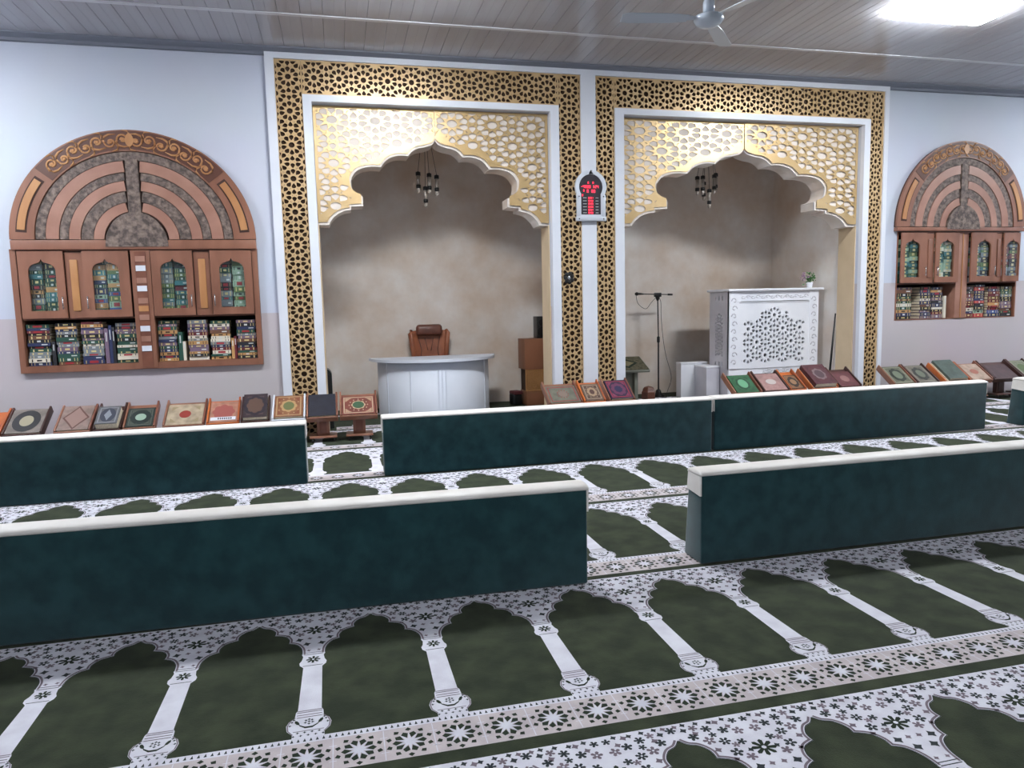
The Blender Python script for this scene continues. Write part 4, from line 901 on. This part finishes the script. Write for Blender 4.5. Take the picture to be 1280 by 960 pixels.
# ------------------------------------------------------------------ white pulpit
MX0, MX1, MY0, MY1, MZ = 5.165, 6.555, 8.80, 9.32, 1.50
t = thing('pulpit', 'white carved pulpit with a pierced scalloped front lattice, in the right-hand niche', 'pulpit', ((MX0 + MX1) / 2, MY0, FZ)); off = Matrix.Translation((-(MX0 + MX1) / 2, -MY0, 0))
b = MB(); e = 0.02
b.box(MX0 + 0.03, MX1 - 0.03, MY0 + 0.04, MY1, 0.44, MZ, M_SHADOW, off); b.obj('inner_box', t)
reg = [(-0.50, 0.50), (0.50, 0.50), (0.50, 1.07), (0.46, 1.125), (0.36, 1.13), (0.285, 1.12), (0.275, 1.18), (0.22, 1.225), (0.13, 1.24), (0.06, 1.27), (0.0, 1.315)]
mc = (MX0 + MX1) / 2
reg = [(mc + p[0], p[1]) for p in reg] + [(mc - p[0], p[1]) for p in reg[2:-1][::-1]]
hs = [h for h in rosette_holes(mc - 0.52, mc + 0.52, 0.49, 1.33, 0.268, 0.368, mc + 0.005, 0.80, fat=1.1) if all(inside(p, reg) for p in h)]
b = MB(); plate(b, rect(MX0, MX1, 0.44, MZ), hs, MY0, 0.035, M_MINBAR, off); b.obj('front_lattice', t)
b = MB(); plate(b, rect(MX0 + 0.14, MX1 - 0.14, 1.345, 1.365), [], MY0 - 0.012, 0.012, M_MINBAR, off); b.box(MX0 + 0.17, MX1 - 0.17, MY0 - 0.012, MY0, 1.355, 1.37, M_MINBAR, off); b.obj('cornice_strip', t)
sm = MB()
sm.tube([((0.03 - 0.0035 * q) * cos(q * 0.8), 0, (0.03 - 0.0035 * q) * sin(q * 0.8)) for q in range(8)], 0.005, M_MINGREY, 6); cs = sm.mesh('carved_curl')
for k in range(14):                                      # relief frieze under the top slab
    o = link('carved_curl', cs, t); o.matrix_local = off @ Matrix.Translation((MX0 + 0.21 + k * 0.075, MY0 - 0.001, 1.42)) @ Matrix.Diagonal((1.3, 0.7, 0.95 if k % 2 else -0.95, 1))
for sx_ in (MX0 + 0.075, MX1 - 0.075):                   # pilasters with carved curls
    b = MB(); b.box(sx_ - 0.07, sx_ + 0.07, MY0 - 0.010, MY0, 0.45, MZ - 0.004, M_MINBAR, off); pz = b.obj('pilaster', t)
    for k in range(9):
        o = link('carved_curl', cs, pz); o.matrix_local = off @ Matrix.Translation((sx_, MY0 - 0.011, 0.53 + k * 0.105)) @ Matrix.Diagonal((1.5 if k % 2 else -1.5, 0.7, 1.6, 1))
b = MB(); R90 = off @ Matrix.Translation((MX0, MY1, 0)) @ Matrix.Rotation(-pi / 2, 4, 'Z')     # left side panel
hs2 = [h for h in rosette_holes(0.14, 0.38, 0.58, 1.3, 0.17, 0.25, 0.26, 0.94) if all(inside(p, [(0.15, 0.60), (0.37, 0.60), (0.37, 1.12), (0.26, 1.27), (0.15, 1.12)]) for p in h)]
for k in range(3):
    for zz in (0.50, 1.41): hs2.append([(0.17 + k * 0.09 + 0.016 * cos(q * pi / 4), zz + 0.035 * sin(q * pi / 4)) for q in range(8)])
plate(b, rect(0.0, MY1 - MY0 - 0.001, 0.44, MZ), hs2, 0.0, 0.03, M_MINGREY, R90); b.obj('side_panel', t)
b = MB(); b.box(MX1 - 0.03, MX1, MY0 + 0.001, MY1, 0.44, MZ, M_MINBAR, off); b.obj('side_panel', t)
MB().box(MX0 - 0.035, MX1 + 0.05, MY0 - 0.05, MY1 + 0.02, MZ + 0.001, MZ + 0.032, M_MINBAR, off, bev=0.006).obj('top_slab', t)
b = MB(); plate(b, rect(MX0 + 0.012, MX1 - 0.012, 0.0, 0.436), clamp_holes(rosette_holes(mc - 0.16, mc + 0.3, 0.30, 0.42, 0.12, 0.165, mc, 0.36), mc - 0.16, mc + 0.3, 0.30, 0.42), MY0 + 0.012, 0.03, M_MINBAR, off); b.box(MX0 + 0.012, MX1 - 0.012, MY0 + 0.043, MY1, 0.0, 0.436, M_MINGREY, off); b.obj('plinth', t)

for x0, x1, y0, y1, z, lab in ((4.74, 5.155, 9.36, 9.51, 0.51, 'taller white step block at the back left of the pulpit'), (4.955, 5.158, 9.02, 9.355, 0.475, 'lower grey-white step block against the pulpit side')):
    t = thing('step_block', lab, 'step', ((x0 + x1) / 2, y0, FZ)); o2 = Matrix.Translation((-(x0 + x1) / 2, -y0, 0))
    MB().box(x0, x1, y0, y1, 0, z - 0.025, M_MINGREY if x0 > 4.8 else M_MINBAR, o2, bev=0.004).obj('body', t)
    MB().box(x0 - 0.004, x1, y0 - 0.008, y1, z - 0.024, z, M_MINBAR, o2, bev=0.004).obj('tread', t)

# flower pot on the pulpit
t = thing('flower_pot', 'small white pot with a green leafy sprig and mauve flowers on the pulpit corner', 'plant', (6.50, 8.93, FZ + MZ + 0.034))
MB().lathe([(0.03, 0), (0.036, 0.01), (0.046, 0.07), (0.048, 0.075), (0.042, 0.075), (0.038, 0.06), (0.0, 0.058)], M_MINBAR, n=18).obj('pot', t)
ML = mat('leaf_green', (44, 92, 40), 0.5, rgb2=(70, 120, 58), scale=30); MF = mat('mauve_petals', (140, 100, 140), 0.6, rgb2=(196, 160, 190), scale=40)
b = MB(); fl = MB(); rr = random.Random(3)
def leaf(bb, p, d, l, wd, m):
    d = Vector(d).normalized(); s = d.cross(Vector((0.3, -1, 0.2))).normalized() * wd; p = Vector(p); u = d.cross(s).normalized() * wd * 0.25
    bb.add([p, p + d * l * 0.5 + s, p + d * l, p + d * l * 0.5 - s, p + d * l * 0.55 + u], [(0, 1, 4), (1, 2, 4), (2, 3, 4), (3, 0, 4)], m)
for k in range(90):
    c = Vector((rr.gauss(0.015, 0.035), rr.gauss(0, 0.03), 0.13 + rr.gauss(0, 0.038))); leaf(b, c, (rr.uniform(-1, 1), rr.uniform(-1, 1), rr.uniform(-0.4, 1)), rr.uniform(0.03, 0.05), rr.uniform(0.008, 0.014), ML)
st = MB()
for k in range(9): st.tube([(0, 0, 0.055), (rr.uniform(-0.04, 0.06), rr.uniform(-0.04, 0.04), 0.15)], 0.002, ML, 5)
st.tube([(0, 0, 0.06), (-0.06, -0.01, 0.12), (-0.11, -0.01, 0.155)], 0.0025, ML, 5); st.obj('stems', t)
for k in range(46):
    c = Vector((-0.105 + rr.gauss(0, 0.022), rr.gauss(-0.01, 0.018), 0.155 + rr.gauss(0, 0.024))); leaf(fl, c, (rr.uniform(-1, 1), rr.uniform(-1, 0.4), rr.uniform(-0.8, 1)), rr.uniform(0.016, 0.026), 0.009, MF)
b.obj('leaves', t); fl.obj('flowers', t)

# leaning stick
t = thing('leaning_stick', 'thin black stick leaning in the corner right of the pulpit', 'stick', (6.60, 8.64, FZ))
b = MB(); b.tube([(0, -0.02, 0.0), (0.02, -0.055, 0.6), (0.04, -0.09, 1.17)], [0.016, 0.014, 0.009], M_BLACK, 8); b.obj('shaft', t)
b = MB(); b.tube([(-0.001, -0.019, 0.001), (0.002, -0.024, 0.07)], 0.018, M_BLACKM, 8); b.obj('ferrule', t)

# microphone stand
t = thing('microphone_stand', 'thin black microphone boom stand in front of the brown niche wall', 'microphone stand', (4.55, 9.70, FZ))
MB().lathe([(0.10, 0), (0.10, 0.012), (0.05, 0.03), (0.035, 0.085), (0.02, 0.10), (0, 0.10)], M_BLACKM).obj('base', t)
MB().tube([(0, 0, 0.10), (0, 0, 0.82)], 0.012, M_BLACKM, 8).obj('lower_tube', t)
MB().lathe([(0.012, 0.79), (0.021, 0.80), (0.021, 0.87), (0.012, 0.88)], M_BLACK).obj('clutch', t)
MB().tube([(0, 0, 0.86), (-0.012, 0, 1.46)], 0.009, M_BLACKM, 8).obj('upper_tube', t)
b = MB(); b.box(-0.062, 0.04, -0.025, 0.025, 1.455, 1.515, M_BLACK, bev=0.008); b.lathe([(0.015, 1.40), (0.035, 1.455)], M_BLACK, Matrix.Translation((-0.012, 0, 0))); b.obj('boom_joint', t)
b = MB(); b.tube([(-0.26, -0.02, 1.50), (0.22, 0.01, 1.485)], 0.0075, mat('grey_tube', (96, 92, 90), 0.35, 0.6), 8); b.tube([(0.15, 0.006, 1.487), (0.225, 0.011, 1.485)], 0.014, M_BLACK, 8); b.obj('boom', t)
t2 = thing('microphone', 'slim black microphone clipped to the end of the boom', 'microphone', (4.55 - 0.26, 9.70 - 0.02, FZ + 1.5))
b = MB(); b.tube([(0.015, 0, 0), (-0.06, 0, 0.004)], [0.012, 0.018], M_BLACK, 10); b.obj('body', t2)
MB().sphere((-0.085, 0, 0.004), 0.026, M_BLACKM, sx=1.25).obj('grille', t2)
t3 = thing('microphone_cable', 'thin black cable looping from the microphone down along the stand', 'cable', (4.55, 9.70, FZ))
def smooth(pts, k=6):
    out = []
    for i in range(len(pts) - 1):
        p0, p1, p2, p3 = pts[max(i - 1, 0)], pts[i], pts[i + 1], pts[min(i + 2, len(pts) - 1)]
        for j in range(k):
            u = j / k; out.append(tuple(0.5 * (2 * p1[q] + (p2[q] - p0[q]) * u + (2 * p0[q] - 5 * p1[q] + 4 * p2[q] - p3[q]) * u * u + (3 * p1[q] - p0[q] - 3 * p2[q] + p3[q]) * u ** 3) for q in range(3)))
    return out + [pts[-1]]
b = MB(); b.tube(smooth([(-0.36, -0.03, 1.48), (-0.34, -0.03, 1.38), (-0.27, -0.03, 1.31), (-0.20, -0.03, 1.29), (-0.13, -0.03, 1.37), (-0.05, -0.03, 1.44), (0.02, -0.03, 1.40), (0.03, -0.03, 1.15), (0.06, -0.03, 0.85), (0.10, -0.04, 0.6), (0.17, -0.05, 0.35), (0.17, -0.06, 0.22), (0.10, -0.08, 0.06), (0.06, -0.16, 0.006), (-0.05, -0.22, 0.006)]), 0.0035, M_BLACK, 6); b.obj('cord', t3)

# low side lectern with a carpet-covered tray, little brown box
t = thing('low_lectern', 'low grey lectern with a dark carpeted tilted top beside the white post', 'lectern', (3.80, 9.12, FZ))
T = Matrix.Translation((0, -0.17, 0.47)) @ Matrix.Rotation(rad(24), 4, 'X')
MGR = mat('grey_green_paint', (120, 122, 112), 0.45)
MB().box(-0.28, 0.28, 0, 0.40, -0.035, 0.0, MGR, T, bev=0.005).obj('top_board', t)
o = MB().box(-0.265, 0.265, 0.015, 0.385, 0.0005, 0.008, mat('dark_rug', (62, 60, 46), 0.95, rgb2=(96, 90, 70), scale=26), T).obj('rug_cover', t)
b = MB(); b.extr([(0.17, 0.2), (0.07, 0.28), (0, 0.34), (-0.07, 0.28), (-0.17, 0.2), (-0.07, 0.12), (0, 0.06), (0.07, 0.12)], 0.008, 0.0095, M_CBLACK, T); b.extr([(0.12, 0.2), (0.05, 0.25), (0, 0.29), (-0.05, 0.25), (-0.12, 0.2), (-0.05, 0.15), (0, 0.11), (0.05, 0.15)], 0.0095, 0.0105, mat('rug_olive', (112, 104, 78), 0.95), T); b.obj('rug_medallion', t)
for sx_ in (-0.16, 0.09): MB().box(sx_, sx_ + 0.05, -0.08, 0.12, 0.03, 0.50, MGR, bev=0.004).obj('post', t)
MB().box(-0.105, 0.085, -0.02, 0.04, 0.06, 0.46, MGR).obj('back_panel', t)
MB().box(-0.22, 0.20, -0.16, 0.2, 0, 0.04, MGR, bev=0.005).obj('base_board', t)
t = thing('wooden_box', 'small dark brown six-sided wooden box on the floor left of the microphone stand', 'box', (4.30, 9.50, FZ))
MB().lathe([(0.105, 0), (0.105, 0.10), (0.085, 0.13), (0.085, 0.135)], M_WOODD, n=6, smooth=False).obj('body', t)
MB().lathe([(0.092, 0.1355), (0.07, 0.165), (0.02, 0.18), (0.0, 0.185)], M_WOODD, n=6, smooth=False).obj('lid', t)

# ------------------------------------------------------------------ hanging lights in the niches
def pendant(x, y, ztop, tubes, lab):
    t = thing('pendant_light', lab, 'lamp', (x, y, 3.65))
    MB().lathe([(0.09, -0.03), (0.09, -0.002)], M_BLACKM).obj('ceiling_plate', t)
    MG = mat('smoky_glass', (170, 160, 150), 0.15, spec=0.8)
    for dx, dy, zt in tubes:
        z = zt - 3.65; b = MB(); b.tube([(dx * 0.2, dy * 0.2, -0.03), (dx, dy, z + 0.03)], 0.003, M_BLACK, 5); cd = b.obj('cord', t)
        MB().lathe([(0.008, z + 0.03), (0.03, z + 0.02), (0.03, z - 0.02), (0.022, z - 0.02)], M_BLACK, Matrix.Translation((dx, dy, 0)), 12).obj('socket_cap', cd)
        MB().lathe([(0.021, z - 0.13), (0.021, z - 0.02)], MG, Matrix.Translation((dx, dy, 0)), 12).obj('glass_tube', cd)
        MB().lathe([(0.008, z - 0.175), (0.028, z - 0.17), (0.028, z - 0.13), (0.022, z - 0.13)], M_BLACK, Matrix.Translation((dx, dy, 0)), 12).obj('lower_collar', cd)
        MB().sphere((dx, dy, z - 0.195), 0.022, MG, sz=1.5, seg=10).obj('bulb', cd)
pendant(1.14, 9.0, 3.1, [(-0.10, 0.0, 3.02), (0.03, -0.03, 3.0), (0.13, 0.03, 2.99), (-0.005, 0.09, 2.86)], 'dark pendant light with four glass tubes inside the left scalloped arch')
pendant(4.93, 9.0, 3.1, [(-0.13, 0.02, 3.04), (-0.075, -0.03, 3.04), (0.0, 0.08, 2.98), (0.10, -0.02, 3.06), (0.155, 0.04, 3.09), (0.005, -0.06, 2.86)], 'dark pendant light with six glass tubes inside the right scalloped arch')

# ------------------------------------------------------------------ prayer clock on the white post
CX, CZ = 2.927, 2.60
t = thing('led_clock', 'silver keyhole-shaped clock with red digits on the white post between niches', 'clock', (CX, 8.075, CZ))
def keyhole(hw, zb, zs, r, dz=0): return [(-hw, zb), (hw, zb), (hw, zs)] + arc(0, zs + sqrt(max(r * r - hw * hw, 0)) , r, -math.acos(hw / r), math.pi + math.acos(hw / r), 28)[0:] + [(-hw, zs)]
MS = mat('silver_plastic', (206, 212, 222), 0.3, 0.35)
outk = keyhole(0.172, -0.225, 0.06, 0.19); ink = keyhole(0.122, -0.175, 0.06, 0.145)
b = MB(); plate(b, outk, [ink], -0.035, 0.035, MS); b.obj('frame', t)
MB().prism(keyhole(0.128, -0.18, 0.06, 0.15), -0.02, -0.004, M_PANELB).obj('display', t)
MB().box(-0.185, 0.185, -0.045, -0.002, -0.25, -0.20, MS, bev=0.006).obj('base_rail', t)
for s in (-1, 1): MB().box(s * 0.155 - 0.022, s * 0.155 + 0.022, -0.042, -0.034, -0.20, 0.045, MS, bev=0.003).obj('side_pillar', t)
b = MB()
for s in (-1, 1):
    for zz in (-0.225, 0.03): b.sphere((s * 0.15, -0.046, zz), 0.008, M_SHADOW, seg=8)
b.obj('screws', t)
MB().prism([(-0.03, 0.285), (0.03, 0.285), (0.012, 0.31), (0, 0.335), (-0.012, 0.31)], -0.035, -0.004, MS).obj('finial', t)
SEG = {'0': 'abcdef', '1': 'bc', '2': 'abged', '3': 'abgcd', '4': 'fgbc', '5': 'afgcd', '6': 'afgedc', '7': 'abc', '8': 'abcdefg', '9': 'abcdfg', '-': 'g'}
def digits(s, x, z, h, b):
    wd = h * 0.55; th = h * 0.12
    for ch in s:
        if ch == ':':
            for zz in (0.3, 0.7): b.box(x, x + th, -0.023, -0.0195, z + h * zz - th / 2, z + h * zz + th / 2, M_RED)
            x += th * 2; continue
        for g in SEG.get(ch, ''):
            r = {'a': (0, wd, h - th, h), 'd': (0, wd, 0, th), 'g': (0, wd, h / 2 - th / 2, h / 2 + th / 2), 'f': (0, th, h / 2, h), 'e': (0, th, 0, h / 2), 'b': (wd - th, wd, h / 2, h), 'c': (wd - th, wd, 0, h / 2)}[g]
            b.box(x + r[0], x + r[1], -0.023, -0.0195, z + r[2], z + r[3], M_RED)
        x += wd * 1.4
b = MB(); digits('8', -0.035, 0.178, 0.022, b); digits('8', 0.025, 0.178, 0.022, b); digits('-4888', -0.118, 0.128, 0.032, b); digits('1:24', 0.022, 0.128, 0.032, b); digits('8', -0.09, 0.088, 0.022, b); digits('8', -0.045, 0.076, 0.034, b); digits('88', 0.01, 0.076, 0.034, b); digits('8', -0.105, 0.035, 0.022, b)
for k, tx in enumerate(('88:81', '88:88', '88:88', '88:38', '88:87', '88:88')): digits(tx, -0.030, 0.007 - k * 0.034, 0.019, b)
b.obj('red_digits', t)
b = MB()
for k in range(6):
    for x0, x1 in ((-0.095, -0.05), (0.06, 0.095)): b.box(x0, x1, -0.0225, -0.0195, 0.014 - k * 0.034, 0.019 - k * 0.034, M_SILVERT)
b.obj('printed_names', t)

t = thing('black_flower_ornament', 'small black flower ornament with a silver centre stuck on the gold lattice', 'ornament', (2.66, 8.098, 1.70))
for k in range(7):
    a = 2 * pi * k / 7 + 0.4; MB().sphere((0.042 * cos(a), -0.008, 0.05 * sin(a)), 0.026, M_BLACK, sy=0.35, seg=10).obj('petal', t)
MB().sphere((0, -0.014, 0), 0.018, M_CHROME, sy=0.6, sz=1.5, seg=10).obj('centre', t)

# ------------------------------------------------------------------ ceiling fan
MFAN = mat('pale_blue_enamel', (196, 206, 218), 0.25, 0.1)
t = thing('ceiling_fan', 'three-bladed pale metal ceiling fan hanging at the top of the photo', 'fan', (2.965, 5.40, CEIL_Z))
MB().lathe([(0.0, -0.002), (0.065, -0.002), (0.06, -0.05), (0.02, -0.075), (0.0, -0.075)], MFAN).obj('ceiling_canopy', t)
MB().lathe([(0.0125, -0.40), (0.0125, -0.06)], MFAN).obj('rod', t)
MB().lathe([(0.03, -0.44), (0.045, -0.435), (0.045, -0.36), (0.034, -0.345), (0.02, -0.34)], MFAN, n=24).obj('rod_cup', t)
MB().lathe([(0.0, -0.555), (0.05, -0.55), (0.098, -0.525), (0.118, -0.495), (0.112, -0.472), (0.06, -0.452), (0.04, -0.444)], MFAN, n=32).obj('motor_housing', t)
for k, a in enumerate((171, 50, 290)):
    T = Matrix.Rotation(rad(a), 4, 'Z') @ Matrix.Translation((0, 0, -0.485)) @ Matrix.Rotation(rad(11), 4, 'X')
    b = MB(); b.extr([(0.17, -0.045), (0.30, -0.062), (0.64, -0.068), (0.70, -0.05), (0.70, 0.05), (0.64, 0.068), (0.30, 0.062), (0.17, 0.045)], -0.002, 0.002, MFAN, T); bl = b.obj('blade', t)
    b = MB(); b.extr([(0.10, -0.022), (0.21, -0.038), (0.21, 0.038), (0.10, 0.022)], 0.0022, 0.0055, MFAN, T); b.obj('blade_iron', bl)
bpy.context.view_layer.update()
